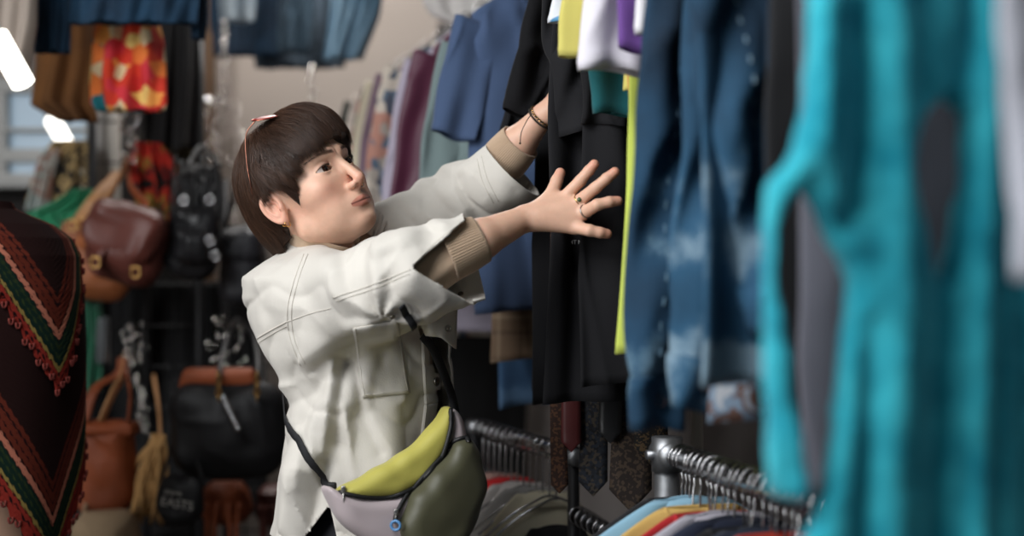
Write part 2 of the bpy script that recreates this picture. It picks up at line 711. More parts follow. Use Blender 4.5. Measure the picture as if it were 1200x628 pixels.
blend(srgb(224, 140, 118), np.where(inhead, np.exp(-(((ax - .045) / .02) ** 2 + ((q[:, 2] + .02) / .02) ** 2)), 0) * .35)
blend(srgb(222, 132, 112), np.where(inhead & (q[:, 1] > .08), np.exp(-((ax / .016) ** 2 + ((q[:, 2] + .024) / .012) ** 2)), 0) * .35)
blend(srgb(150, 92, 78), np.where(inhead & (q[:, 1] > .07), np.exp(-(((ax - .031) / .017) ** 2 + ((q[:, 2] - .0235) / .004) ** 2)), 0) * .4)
blend(srgb(216, 130, 110), np.where(inhead, sstep(.07, .08, ax), 0) * .3)
xb = (ax - .010) / .042
browz = .0385 + .006 * np.sin(np.clip(xb, 0, 1) * 2.2) - .004 * np.clip(xb, 0, 1)
bm = np.where(inhead & (q[:, 1] > .05) & (xb > 0) & (xb < 1), 1 - sstep(.5, 1.0, np.abs(q[:, 2] - browz) / (.0034 * (1 - .6 * xb.clip(0, 1)) + .0008)), 0)
blend(srgb(110, 76, 58), bm * .5)
for H in (HAND_N, HAND_F):
    for F in H['fing'] + [H['thumb']]:
        dd = np.linalg.norm(V - F[3], axis=1)
        blend(srgb(224, 120, 96), np.exp(-(dd / .014) ** 2) * .45)
        dd = np.linalg.norm(V - F[0], axis=1)
        blend(srgb(214, 128, 104), np.exp(-(dd / .009) ** 2) * .25)
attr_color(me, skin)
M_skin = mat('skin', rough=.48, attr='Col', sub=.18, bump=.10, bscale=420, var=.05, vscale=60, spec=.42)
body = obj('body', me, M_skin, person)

# ---- eyes
M_sclera = mat('sclera', srgb(190, 176, 168), .25, spec=.4)
M_iris = mat('iris', srgb(48, 28, 18), .22, spec=.35)
M_pupil = mat('pupil', (.004, .004, .004), .08, spec=.9)
M_lash = mat('lash', srgb(26, 18, 15), .6)


def ball(c, r, n=20, cap=None, axis=None):
    u = np.linspace(0, np.pi if cap is None else cap, n); v = np.linspace(0, 2 * np.pi, 2 * n)
    U, W = np.meshgrid(u, v, indexing='ij')
    G = np.stack([np.sin(U) * np.cos(W), np.sin(U) * np.sin(W), np.cos(U)], -1)
    if axis is not None:
        a = np.array(axis, float); a /= np.linalg.norm(a)
        b = np.cross(a, [0, 0, 1.]) if abs(a[2]) < .9 else np.cross(a, [1., 0, 0]); b /= np.linalg.norm(b)
        c2 = np.cross(a, b)
        G = G[..., 0:1] * b + G[..., 1:2] * c2 + G[..., 2:3] * a
    return np.asarray(c) + G * r


for s in (-1, 1):
    c = np.array([s * .031, .0730, .0175])
    gaze = np.array([-.10, 1.0, .02]); 
    o = MB().grid(ball(h2w(c), .0143 * HS)).build('eye', M_sclera, person)
    gw = gaze @ HM
    MB().grid(ball(h2w(c), .01455 * HS, 14, cap=.54, axis=gw)).build('iris', M_iris, o)
    MB().grid(ball(h2w(c), .01465 * HS, 10, cap=.21, axis=gw)).build('pupil', M_pupil, o)
    mb = MB()
    rr_ = random.Random(5)
    for k in range(46):
        x = -1 + 2 * k / 45 * .98
        px_ = .031 + x * .0145
        zz = .0170 + .0054 * math.sqrt(max(0, 1 - x * x)) + .0006 * x
        yy = .0730 + math.sqrt(max(0, .0154 ** 2 - (px_ - .031) ** 2 - (zz - .0175) ** 2))
        p0 = np.array([px_, yy, zz])
        dirv = np.array([x * .5 + .1, 1.0, .35]); dirv /= np.linalg.norm(dirv)
        L_ = .0036 + .002 * (x > 0) * x
        p1 = p0 + dirv * L_ * .6; p2 = p0 + dirv * L_ + np.array([0, 0, .0018])
        pts = np.array([p0, p1, p2]) * np.array([s, 1, 1])
        mb.tube(h2w(pts), [.00042, .00028, .0001], 3)
    mb.build('eyelashes', M_lash, person)

# ---- brow hairs
rb = random.Random(11); M_brow = mat('brow_hair', srgb(64, 44, 34), .7)
for s in (-1, 1):
    mb = MB()
    for k in range(70):
        x = rb.random()
        xx = .010 + .042 * x
        zc = .0385 + .006 * math.sin(x * 2.2) - .004 * x
        zz = zc + rb.uniform(-1, 1) * .0030 * (1 - .6 * x)
        p0 = np.array([[s * xx, .13, zz]])
        # drop onto the face along -y
        y = np.linspace(.11, .03, 120)
        pts = np.stack([np.full(120, s * xx), y, np.full(120, zz)], 1)
        dv = head_sdf(pts)
        k0 = np.argmax(dv < .0003)
        p0 = pts[k0]
        dr = np.array([s * (.6 + .5 * x), .12, .65 * (1 - x) - .15]); dr /= np.linalg.norm(dr)
        p1 = p0 + dr * .0065 + np.array([0, -.0012 * x, 0])
        mb.tube(h2w(np.array([p0, (p0 + p1) / 2 + [0, .0008, 0], p1])), [.00032, .00026, .0001], 3)
    mb.build('eyebrow', M_brow, person)

# ---- hair
HAZ = np.radians([0, 22, 40, 52, 62, 68, 76, 84, 100, 112, 122, 140, 180])
HU = np.array([.056, .058, .054, .034, -.004, -.026, .018, .032, .032, .006, -.040, -.056, -.060])


def hair_lim(q):
    az = np.abs(np.arctan2(q[:, 0], q[:, 1]))
    return np.interp(az, HAZ, HU)


def hair_base(q):
    d = ell(q, (0, -.013, .041), (.0800, .107, .096))
    d = smin(d, rc(q, (0, -.060, -.01), (0, -.048, -.10), .058, .045), .03)
    d = smin(d, ell(q, (0, .052, .045), (.060, .040, .05)), .02)
    d = smin(d, ell(q, (.020, .042, .085), (.052, .048, .050)), .03)
    return d


def cap_sdf(p):
    q = w2h(p)
    lim = hair_lim(q)
    m = vnoise(q * np.array([90, 90, 18]), 3) * .0010
    d = hair_base(q) - .0065 + m
    # cut below the hairline
    return smax(d, (lim + .006 - q[:, 2]) * .7, .004) * HS


c0 = HC
V, Q = surface_nets(cap_sdf, c0 - .19, c0 + .21, .003, B=10)
M_hair = mat('hair', srgb(44, 30, 23), .42, spec=.5, var=.35, vscale=40)
hairo = obj('hair', np_mesh('hair_cap', V, Q), M_hair, person)

rng = np.random.default_rng(7)


def strands(n, m=13):
    whorl = np.array([-.012, -.045, .135])
    # roots: random over upper scalp
    v = rng.normal(size=(n * 3, 3)); v /= np.linalg.norm(v, axis=1)[:, None]
    r = v * np.array([.080, .107, .096]) + np.array([0, -.013, .041])
    lim = hair_lim(r)
    ok = r[:, 2] > lim + .012
    ok &= (r[:, 2] > .045) | (r[:, 1] < .02)
    r = r[ok][:n]
    n = len(r)
    lay = rng.uniform(.004, .0125, n) + .004 * vnoise(r * 45, 9)
    rnd = rng.normal(size=(n, 3)) * .13
    clump = np.stack([vnoise(r * 48, s) for s in (1, 2, 3)], 1) * .50
    lim_j = rng.normal(size=n) * .006 + vnoise(r * 46, 6) * .022 + .003
    pts = np.zeros((n, m, 3)); p = r.copy()
    alive = np.ones(n, bool); cnt_ = np.zeros(n)
    length = rng.uniform(.075, .13, n) * np.where(r[:, 1] > .02, 1.1, 1)
    step = length / (m - 1)
    for i in range(m):
        # project to layer
        for _ in range(2):
            g = grad(hair_base, p)
            lay_i = lay * min(1, .35 + i / 5) 
            lim = hair_lim(p)
            p = p - g * (hair_base(p) - lay_i)[:, None]
        pts[:, i] = p
        away = p - whorl
        dirv = away * np.array([7, 7, 3]) + np.array([0, 0, -.75]) + rnd + clump
        front = sstep(.0, .07, p[:, 1])
        side = np.sign(p[:, 0]) * np.abs(p[:, 0])
        dirv[:, 1] += front * .35 * (p[:, 2] > .07)
        dirv[:, 0] += front * p[:, 0] * 4
        # back & sides sweep backwards a little
        dirv[:, 1] -= (1 - front) * .25 * (np.abs(p[:, 0]) > .04)
        g = grad(hair_base, p)
        dirv -= g * (dirv * g).sum(1)[:, None]
        dirv /= np.linalg.norm(dirv, axis=1)[:, None] + 1e-9
        az = hair_lim(p) + lim_j
        stop = p[:, 2] < az
        alive &= ~stop
        st = step * np.where(alive, 1, .02)
        cnt_ += alive
        p = p + dirv * st[:, None]
    # spread the points over the part that grew
    pos_ = np.linspace(0, 1, m)[None] * np.clip(cnt_, 1, m - 1)[:, None]
    i0 = np.clip(np.floor(pos_).astype(int), 0, m - 2); fr2 = (pos_ - i0)[..., None]
    ar = np.arange(n)[:, None]
    pts = pts[ar, i0] * (1 - fr2) + pts[ar, i0 + 1] * fr2
    # locks: neighbours lean towards a common guide strand
    gi = rng.choice(n, 420, replace=False)
    own = np.zeros(n, int)
    for s0 in range(0, n, 4000):
        dd = ((r[s0:s0 + 4000, None] - r[gi][None]) ** 2).sum(-1)
        own[s0:s0 + 4000] = dd.argmin(1)
    G = pts[gi][own]
    t = np.linspace(0, 1, m)[None, :, None]
    ok = (np.linalg.norm(pts - G, axis=2).max(1) < .045)[:, None, None]
    pts = pts + np.where(ok, (G - pts) * .62 * t ** 1.3, 0)
    return pts


def strand_mesh(pts, rad, k=3):
    n, m = pts.shape[:2]
    W = (pts.reshape(-1, 3) @ HM * HS + HC).reshape(n, m, 3)
    T = np.gradient(W, axis=1); T /= np.linalg.norm(T, axis=2)[..., None] + 1e-9
    up = (W - (HC + np.array([0, 0, .02])))
    B = np.cross(T, up); B /= np.linalg.norm(B, axis=2)[..., None] + 1e-9
    N = np.cross(B, T)
    taper = np.interp(np.linspace(0, 1, m), [0, .15, .7, 1], [.5, 1, .9, .12])
    R = rad[:, None] * taper[None]
    V = []
    for j in range(k):
        a = 2 * np.pi * j / k
        V.append(W + (np.cos(a) * N + np.sin(a) * B) * R[..., None])
    V = np.stack(V, 2).reshape(-1, 3)
    base = (np.arange(n) * m * k)[:, None, None]
    i = np.arange(m - 1)[None, :, None] * k
    j = np.arange(k)[None, None, :]
    j2 = (j + 1) % k
    Q = np.stack([base + i + j, base + i + k + j, base + i + k + j2, base + i + j2], -1).reshape(-1, 4)
    return V, Q


pts = strands(21000)
V, Q = strand_mesh(pts, rng.uniform(.00022, .00050, len(pts)))
tint = np.repeat(rng.uniform(.6, 1.4, len(pts)) * (1 + .45 * vnoise(pts[:, 0] * 60, 5)), pts.shape[1] * 3)
me = np_mesh('hair_strands', V, Q)
attr_color(me, tint[:, None] * np.array(srgb(66, 45, 33)))
M_strand = mat('hair_strand', rough=.42, attr='Col', spec=.45)
so = obj('hair_strands', me, M_strand, hairo)
so['kind'] = 'stuff'

# ---- torso clothing
TF = np.array([math.sin(math.radians(72)), -math.cos(math.radians(72)), 0])
TR = np.array([TF[1], -TF[0], 0])
TY = 2.62
_rows = [(700, 428, .175, .215), (640, 425, .168, .210), (560, 430, .150, .200), (480, 433, .150, .195), (440, 430, .152, .20), (400, 416, .174, .20),
         (348, 400, .180, .197), (325, 390, .160, .187), (309, 386, .112, .160), (299, 380, .084, .105), (291, 382, .074, .076), (275, 388, .068, .068)]
_z = np.array([EYE + (314 - r[0]) / FPX * TY for r in _rows]); _c = np.array([(r[1] - 600) / FPX * TY for r in _rows])
_a = np.array([r[2] for r in _rows]); _b = np.array([r[3] for r in _rows])


def torso(p, off=0.0):
    z = np.clip(p[:, 2], _z[0], _z[-1])
    c = np.interp(z, _z, _c); a = np.interp(z, _z, _a) + off; b = np.interp(z, _z, _b) + off
    rel = np.stack([p[:, 0] - c, p[:, 1] - TY], 1)
    u = rel @ TF[:2]; v = rel @ TR[:2]
    k0 = np.sqrt((u / a) ** 2 + (v / b) ** 2); k1 = np.sqrt((u / a ** 2) ** 2 + (v / b ** 2) ** 2) + 1e-9
    d = k0 * (k0 - 1) / k1
    d = np.maximum(d, -np.minimum(a, b))
    zd = np.maximum(p[:, 2] - _z[-1], _z[0] - p[:, 2])
    return smax(d * .9, zd, .01)


CN = P(552, 303, 2.315)      # near cuff centre
CF = P(600, 202, 2.70)       # far cuff centre


def seg2(x, y, pts):
    best = np.full(len(x), 1e9)
    for (a, b), (c, e) in zip(pts[:-1], pts[1:]):
        dx, dy = c - a, e - b
        t = np.clip(((x - a) * dx + (y - b) * dy) / (dx * dx + dy * dy), 0, 1)
        best = np.minimum(best, np.hypot(x - a - t * dx, y - b - t * dy))
    return best


# (points, half width, height in mm): + hollow, - ridge  (d grows = surface sinks)
STROKES = [
    ([(452, 388), (425, 398), (400, 411), (374, 430), (352, 447)], 13, 17),
    ([(446, 372), (415, 386), (385, 402), (350, 424)], 12, -9),
    ([(389, 427), (383, 470), (378, 529)], 7, -9), ([(404, 425), (398, 470), (395, 520)], 8, 10),
    ([(417, 427), (424, 486), (446, 530)], 7, 9), ([(430, 470), (440, 500), (458, 528)], 8, -6),
    ([(403, 480), (410, 520), (414, 559)], 6, -9), ([(379, 445), (364, 480), (353, 513)], 8, 10),
    ([(366, 440), (345, 448), (320, 456)], 8, -8), ([(366, 463), (350, 470), (334, 478)], 8, 9),
    ([(372, 470), (362, 505), (368, 545)], 6, -7), ([(345, 495), (350, 530), (345, 570)], 9, -7),
    ([(383, 545), (372, 590), (360, 630)], 9, 10), ([(335, 560), (330, 600), (322, 640)], 10, -8),
    ([(300, 345), (318, 372), (322, 400)], 9, 6), ([(345, 320), (360, 350), (352, 385)], 9, 6),
    ([(375, 300), (372, 335), (384, 372)], 12, -6), ([(400, 300), (404, 330), (415, 350)], 9, 5),
    ([(457, 330), (460, 352), (470, 368)], 8, 9), ([(430, 345), (455, 338), (485, 322)], 8, -5),
    ([(440, 290), (470, 276), (510, 264)], 9, -5), ([(450, 302), (480, 290), (505, 285)], 7, 5),
    ([(521, 196), (545, 196), (563, 188)], 6, -6), ([(540, 210), (548, 232), (559, 254)], 6, 7),
    ([(505, 222), (516, 236), (530, 250)], 6, 7), ([(490, 240), (500, 252), (520, 262)], 6, -6),
    ([(555, 205), (570, 222), (590, 238)], 6, -6), ([(470, 246), (478, 258), (495, 268)], 6, 6),
    ([(575, 182), (584, 200), (604, 222)], 6, 5), ([(530, 205), (533, 225), (545, 245)], 5, -6),
    ([(460, 400), (470, 430), (472, 470)], 9, -5), ([(448, 420), (440, 440), (436, 465)], 8, 6)]


def strokes(p):
    x = 600 + p[:, 0] / p[:, 1] * FPX
    y = 314 - (p[:, 2] - EYE) / p[:, 1] * FPX
    d = np.zeros(len(p))
    for pts, w_, h_ in STROKES:
        r = seg2(x, y, pts)
        w_ = w_ * 1.45
        d += h_ * .00095 * np.exp(-(r / w_) ** 1.35)
    # only the cloth on this side carries them
    f = np.where(x > 440, (p[:, 1] < 2.78), (p[:, 1] < 2.66))
    f = np.where((y < 275) & (x > 450), p[:, 1] < 2.78, f)
    return d * f


def folds(p):
    """creases of the stiff cotton"""
    d = 0
    # vertical hanging folds of the lower jacket
    lowm = sstep(1.32, 1.10, p[:, 2])
    ang = np.arctan2(p[:, 1] - TY, p[:, 0] - np.interp(p[:, 2], _z, _c))
    d = d + lowm * .012 * (np.sin(ang * 6.5 + 3 * (p[:, 2] - 1.1) + 1.5 * vnoise(p * 4, 4)) ) * (.6 + .4 * vnoise(p * np.array([9, 9, 3]), 5))
    d = d + .009 * (1 - np.abs(vnoise(p * np.array([11, 11, 4.5]), 8)) * 2) * sstep(1.38, 1.2, p[:, 2])
    # diagonal creases running to the near arm pit
    w = P(455, 372, 2.42)
    r = np.linalg.norm((p - w) * np.array([1, .8, 1]), axis=1)
    th = np.arctan2(p[:, 2] - w[2], p[:, 0] - w[0])
    d = d + .0075 * np.sin(th * 7 + 2.5 * vnoise(p * 6, 9)) * np.exp(-(r / .16) ** 2) * sstep(.06, .13, r) + strokes(p)
    # sleeve creases
    for (A, ph) in ((AN, 0.), (AF, 1.)):
        ax_ = A['el'] - A['sh']; L_ = np.linalg.norm(ax_); ax_ /= L_
        s = (p - A['sh']) @ ax_
        dist = np.linalg.norm(p - A['el'], axis=1)
        tw = np.arctan2((p - A['sh'])[:, 2] - s * ax_[2], (p - A['sh'])[:, 1] - s * ax_[1])
        d = d + (.0060 if ph else .0042) * np.sin(s * 105 + 1.6 * np.sin(tw + ph) + 3 * vnoise(p * 8, 11)) * np.exp(-(dist / .115) ** 2)
    d = d + .0020 * vnoise(p * 26, 13) + .0045 * vnoise(p * 11, 14)
    # sharp pressed creases
    q = np.stack([p[:, 0] * 12 + p[:, 2] * 8, p[:, 1] * 10, p[:, 2] * 9 - p[:, 0] * 5], 1) + .5 * vnoise(p * 9, 15)[:, None]
    rdg = 1 - np.abs(vnoise(q, 16))
    d = d - .0050 * rdg ** 7 * (.5 + .5 * vnoise(p * 5, 17))
    q = np.stack([p[:, 0] * 9 - p[:, 2] * 9, p[:, 1] * 12, p[:, 2] * 7 + p[:, 0] * 9], 1)
    d = d + .0045 * (1 - np.abs(vnoise(q, 18))) ** 8
    return d


def jacket_sdf(p):
    d = torso(p)
    s = rc(p, P(376, 351, 2.49), P(440, 342, 2.39), .090, .084)
    s = smin(s, rc(p, P(440, 342, 2.39), P(488, 324, 2.32), .084, .078), .02)
    s = smin(s, rc(p, P(488, 324, 2.32), CN, .078, .071), .02)
    s = smin(s, rc(p, CN, P(590, 294, 2.31), .071, .076), .01)
    # fabric sagging under the arm
    s = smin(s, rc(p, P(392, 380, 2.50), P(470, 350, 2.38), .062, .038), .04)
    t = rc(p, P(420, 305, 2.76), P(527, 247, 2.77), .088, .074)
    t = smin(t, rc(p, P(527, 247, 2.77), CF, .074, .066), .02)
    t = smin(t, rc(p, CF, P(640, 160, 2.68), .066, .070), .01)
    d = smin(d, s, .045)
    d = smin(d, t, .04)
    # collar
    cl = np.minimum(rc(p, P(333, 296, 2.68), P(346, 288, 2.56), .013, .014), rc(p, P(346, 288, 2.56), P(380, 298, 2.515), .014, .010))
    d = smin(d, cl, .022)
    return d + folds(p)


dN = (P(600, 292, 2.31) - P(500, 318, 2.31)); dN /= np.linalg.norm(dN)
dF = (P(640, 160, 2.68) - CF); dF /= np.linalg.norm(dF)
NOT_A = P(484, 313, 2.24)


def jacket_cut(p):
    g = np.maximum(.868 - p[:, 2], -9)
    g = np.maximum(.872 + .03 * np.sin(p[:, 0] * 14 + 1) - p[:, 2], g)
    # cuffs
    rN = np.linalg.norm(p - CN, axis=1)
    g = np.maximum(g, np.where((rN < .26) & (p[:, 2] < 1.5), (p - CN) @ dN - .006, -1))
    rF = np.linalg.norm(p - CF, axis=1)
    g = np.maximum(g, np.where((p[:, 0] > CF[0] - .08) & (p[:, 2] > 1.46), (p - CF) @ dF - .004, -1))
    # open slit of the near cuff, on the outer side of the arm
    A = P(481, 313, 2.3); up = P(552, 250, 2.3); lo = P(570, 368, 2.3)
    X, Z = p[:, 0] / p[:, 1] * 2.3, EYE + (p[:, 2] - EYE) / p[:, 1] * 2.3
    def side(a, b):
        e = np.array([b[0] - a[0], b[2] - a[2]]); e /= np.linalg.norm(e)
        return (X - a[0]) * (-e[1]) + (Z - a[2]) * e[0]
    n1 = side(A, up)      # >0 above the line
    n2 = side(A, lo)      # <0 below
    wedge = np.minimum(-n1, n2)
    wedge = np.minimum(wedge, X - A[0])
    wedge = np.where((p[:, 1] < 2.305) & (p[:, 0] < CN[0] + .05), wedge, -1)
    g = np.maximum(g, wedge)
    # neck opening
    nb = NECKB + np.array([.015, 0, .034])
    nn = np.array([.18, -.10, 1.0]); nn /= np.linalg.norm(nn)
    rn = np.linalg.norm((p - nb)[:, :2], axis=1)
    g = np.maximum(g, np.where(rn < .13, (p - nb) @ nn + .002, -1))
    # tails part over the trousers
    px_ = 600 + p[:, 0] / p[:, 1] * FPX; py_ = 314 - (p[:, 2] - EYE) / p[:, 1] * FPX
    tail = np.minimum(px_ - np.interp(py_, [590, 640], [386, 350]), np.interp(py_, [590, 640], [386, 397]) - px_) / 640
    g = np.maximum(g, np.where((p[:, 1] < 2.62) & (py_ > 588), tail, -1))
    # open front
    cc = np.interp(p[:, 2], _z, _c)
    rel = np.stack([p[:, 0] - cc, p[:, 1] - TY], 1)
    u_ = rel @ TF[:2]; v_ = rel @ TR[:2]
    v1 = np.interp(py_, [360, 395, 425, 450, 475, 500], [.070, .062, .052, .044, .036, .030])
    v2 = np.interp(py_, [365, 372, 380, 440, 480, 500], [.075, .03, -.035, -.030, .0, .032])
    fr = np.minimum(v1 - v_, v_ - v2)
    fr = np.where((u_ > .02) & (py_ > 366) & (py_ < 502), fr, -1)
    g = np.maximum(g, fr)
    return g


V, Q = surface_nets(jacket_sdf, (-.66, 2.12, .84), (.16, 3.02, 1.66), .0042, B=10)
V, Q = trim(V, Q, jacket_cut, jacket_sdf)
M_jack = mat('jacket_cotton', srgb(210, 205, 196), .86, var=.05, vscale=9, bump=.16, bscale=340, sheen=.15)
jacket = obj('jacket', np_mesh('jacket', V, Q), M_jack, person)
jacket['label'] = 'pale stone cotton overshirt jacket with chest pocket and open turned cuffs'
m = solidify(jacket, .0032, -1)
JB = bvh_of(V, Q)


def sweater_sdf(p):
    d = torso(p, -.036) + .004 * vnoise(p * 9, 21)
    z = p[:, 2]
    a = rc(p, AN['sh'] + np.array([0, .03, -.02]), AN['el'] + np.array([0, .006, -.003]), .050, .050)
    a = smin(a, rc(p, AN['el'], P(556, 284, 2.328), .050, .0375), .01)
    b = rc(p, AF['sh'], AF['el'], .066, .052)
    b = smin(b, rc(p, AF['el'], P(602, 174, 2.695), .050, .0385), .01)
    d = smin(d, a, .03); d = smin(d, b, .03)
    nk = rc(p, h2w((0, -.025, -.06)), NECKB, .0545, .0625)
    nk = smin(nk, rc(p, h2w((0, .012, -.085)), NECKB + np.array([.03, -.01, .0]), .038, .05), .02)
    d = smin(d, nk, .012)
    dist = np.linalg.norm(p - AN['el'], axis=1)
    d = d + .0025 * np.sin((p[:, 0] - p[:, 2]) * 120 + 3 * vnoise(p * 12, 22)) * np.exp(-(dist / .09) ** 2)
    return d


SN = P(560, 281.5, 2.33); SF = P(608, 168, 2.69)
dSN = P(562, 281, 2.33) - P(500, 309, 2.31); dSN /= np.linalg.norm(dSN)
dSF = AF['wr'] - AF['mid']; dSF /= np.linalg.norm(dSF)


def sweater_cut(p):
    g = 1.02 - p[:, 2]
    rN = np.linalg.norm(p - SN, axis=1)
    g = np.maximum(g, np.where(rN < .12, (p - SN) @ dSN, -1))
    rF = np.linalg.norm(p - SF, axis=1)
    g = np.maximum(g, np.where(rF < .12, (p - SF) @ dSF, -1))
    nb = NECKB + np.array([.02, -.01, .040]); nn = np.array([.30, -.16, 1.0]); nn /= np.linalg.norm(nn)
    rn = np.linalg.norm((p - nb)[:, :2], axis=1)
    return np.maximum(g, np.where(rn < .13, (p - nb) @ nn, -1))


V, Q = surface_nets(sweater_sdf, (-.62, 2.18, .90), (.16, 2.95, 1.60), .0042, B=10)
V, Q = trim(V, Q, sweater_cut, sweater_sdf)
# rib lines near the cuffs and the collar follow the limb
M_knit = mat('beige_knit', srgb(190, 164, 138), .9, var=.06, vscale=14, bump=.3, bscale=500, sheen=.3)
sweater = obj('sweater', np_mesh('sweater', V, Q), M_knit, person)
sweater['label'] = 'beige knit roll neck sweater under the jacket'
solidify(sweater, .002, -1)
SB = bvh_of(V, Q)


def rib_band(A0, A1, r0, r1, name, n=64, f=None, twist=0.0):
    """ribbed knit band round a limb from A0 to A1"""
    ax_ = A1 - A0; L_ = np.linalg.norm(ax_); ax_ = ax_ / L_
    b = np.cross(ax_, [0, 0, 1.]); b /= np.linalg.norm(b); c = np.cross(ax_, b)
    K = n * 6; th = np.arange(K + 1) / K * 2 * np.pi
    t = np.linspace(0, 1, 14)
    Tt, Th = np.meshgrid(t, th, indexing='ij')
    r = r0 + (r1 - r0) * Tt + .0008 * np.cos(Th * n) + .0012 * np.sin(Tt * np.pi)
    G = A0 + ax_ * (Tt * L_)[..., None] + (np.cos(Th)[..., None] * b + np.sin(Th)[..., None] * c) * r[..., None]
    o = MB().grid(G).build(name, M_knit, sweater)
    solidify(o, .002)
    return o


rib_band(SN - dSN * .060, SN + dSN * .005, .0455, .0385, 'ribbed_cuff')
rib_band(SF - dSF * .050, SF + dSF * .005, .0440, .0390, 'ribbed_cuff', 70)
nkd = (h2w((0, .0, -.06)) - NECKB); nkd /= np.linalg.norm(nkd)

# ---- trousers and shoes
HIPX = P(432, 600, 2.62)[0]


def trouser_sdf(p):
    h = np.array([HIPX, 2.62, .93])
    d = ell(p, h, (.125, .155, .11))
    for s in (-1, 1):
        hip = h + TR * s * .08 + np.array([0, 0, -.05])
        kn = np.array([HIPX + .02, 2.62, .50]) + TR * s * .095
        an = np.array([HIPX - .02, 2.62, .095]) + TR * s * .10
        l = rc(p, hip, kn, .088, .068)
        l = smin(l, rc(p, kn, an, .068, .056), .02)
        d = smin(d, l, .03)
    d = np.maximum(d, p[:, 2] - 1.02)
    return d + .006 * vnoise(p * np.array([9, 9, 5]), 31)


V, Q = surface_nets(trouser_sdf, (HIPX - .25, 2.38, .05), (HIPX + .25, 2.88, 1.05), .009, B=8)
V, Q = trim(V, Q, lambda p: .075 - p[:, 2])
M_trou = mat('black_trousers', srgb(24, 24, 30), .85, bump=.2, bscale=300)
obj('trousers', np_mesh('trousers', V, Q), M_trou, person)
M_shoe = mat('shoe', srgb(30, 28, 28), .5)
M_sole = mat('sole', srgb(220, 215, 205), .7)
for s in (-1, 1):
    a = np.array([HIPX - .02, 2.62, 0]) + TR * s * .10
    def shoe(p, a=a):
        r = p - a
        u = r @ TF; v = r @ TR; w = r[:, 2]
        L_ = np.stack([u, v, w], 1)
        d = rc(L_, (-.05, 0, .045), (.14, 0, .035), .042, .036)
        d = smin(d, rc(L_, (-.03, 0, .05), (-.02, 0, .10), .045, .045), .02)
        return smax(d, .018 - w, .006)
    V, Q = surface_nets(shoe, a + np.array([-.25, -.25, 0]), a + np.array([.25, .25, .17]), .006, B=6)
    so_ = obj('shoe', np_mesh('shoe', V, Q), M_shoe, person)
    u = np.linspace(0, 2 * np.pi, 40)
    ring = a + np.array([0, 0, .01]) + np.stack([np.cos(u)] * 3, 1) * TF * .128 + TF * .045 + np.stack([np.sin(u)] * 3, 1) * TR * .046
    mb = MB()
    G = np.stack([ring * [1, 1, 0] + [0, 0, z] + (ring.mean(0) - ring) * k * [1, 1, 0] for z, k in ((.0, .99), (.0, 0), (.02, 0), (.02, .99))])
    mb.grid(G).build('sole', M_sole, so_, smooth=False)

ca_ = NECKB + np.array([.012, 0, .018]); cb_ = ca_ + np.array([.012, -.006, .034])
rib_band(ca_, cb_, .066, .0625, 'ribbed_collar', 90)
# ================================================================== what the person wears: seams, pocket, buttons, bag, jewellery
M_seam = mat('jacket_stitching', srgb(206, 200, 190), .9)
M_metal = mat('brushed_metal', srgb(170, 168, 165), .3, metal=1.0)
M_gold = mat('gold', srgb(225, 180, 110), .25, metal=1.0)
M_black = mat('black_webbing', srgb(28, 28, 32), .75, weave=.4, wscale=3000)


def seam(pix, parent=jacket, r=.0011, n=60, name='seam', m=None, lift=.0002):
    r = r * .6
    pts = path_on(JB, pix, n, lift)
    if len(pts) > 2:
        MB().tube(pts, r, 5).build(name, m or M_seam, parent)


def stitch_line(pix, n=70, off=.0):
    pts = path_on(JB, pix, n * 3, .0008)
    mb = MB()
    for i in range(0, len(pts) - 2, 3):
        mb.tube(pts[i:i + 3], .0007, 4)
    if mb.V:
        mb.build('stitching', M_seam, jacket)


seam([(356, 298), (346, 325), (338, 355), (337, 377), (341, 400), (352, 428)], r=.0017)
stitch_line([(361, 298), (351, 325), (343, 355), (342, 377), (346, 400), (357, 426)])
seam([(291, 404), (312, 390), (336, 377)], r=.0020)
stitch_line([(293, 409), (313, 395), (336, 382)], 40)
seam([(337, 377), (362, 368), (388, 361)], r=.0013)
seam([(390, 349), (430, 336), (481, 316)], r=.0019)
stitch_line([(394, 353), (434, 340), (480, 321)], 60)
seam([(487, 318), (520, 334), (562, 356)], r=.0012)
seam([(486, 308), (512, 283), (546, 256)], r=.0014)
seam([(559, 186), (565, 212), (578, 238)], r=.0014)
seam([(564, 183), (571, 210), (584, 236)], r=.0012)


def conform(quad, name, m, lift, th, parent, nu=18, nv=22):
    G = patch_on(JB, quad, nu, nv, lift)
    o = MB().grid(G).build(name, m, parent)
    solidify(o, th, -1)
    return o


pocket = conform([(414, 384), (466, 374), (480, 461), (425, 466)], 'pocket', M_jack, .0016, .0010, jacket)


def on_patch(quad, t):
    tl, tr, br, bl = [np.array(q, float) for q in quad]
    return [tuple((tl * (1 - u) + tr * u) * (1 - v) + (bl * (1 - u) + br * u) * v) for u, v in t]


pq = [(414, 384), (466, 374), (480, 461), (425, 466)]
for t in ([(.05, 0), (.05, .96), (.95, .96), (.95, 0)],):
    qp = on_patch(pq, t)
    for a, b in zip(qp[:-1], qp[1:]):
        pts = path_on(JB, [a, b], 50, .0024)
        MB().tube(pts, .0008, 4).build('pocket_stitching', M_seam, pocket)

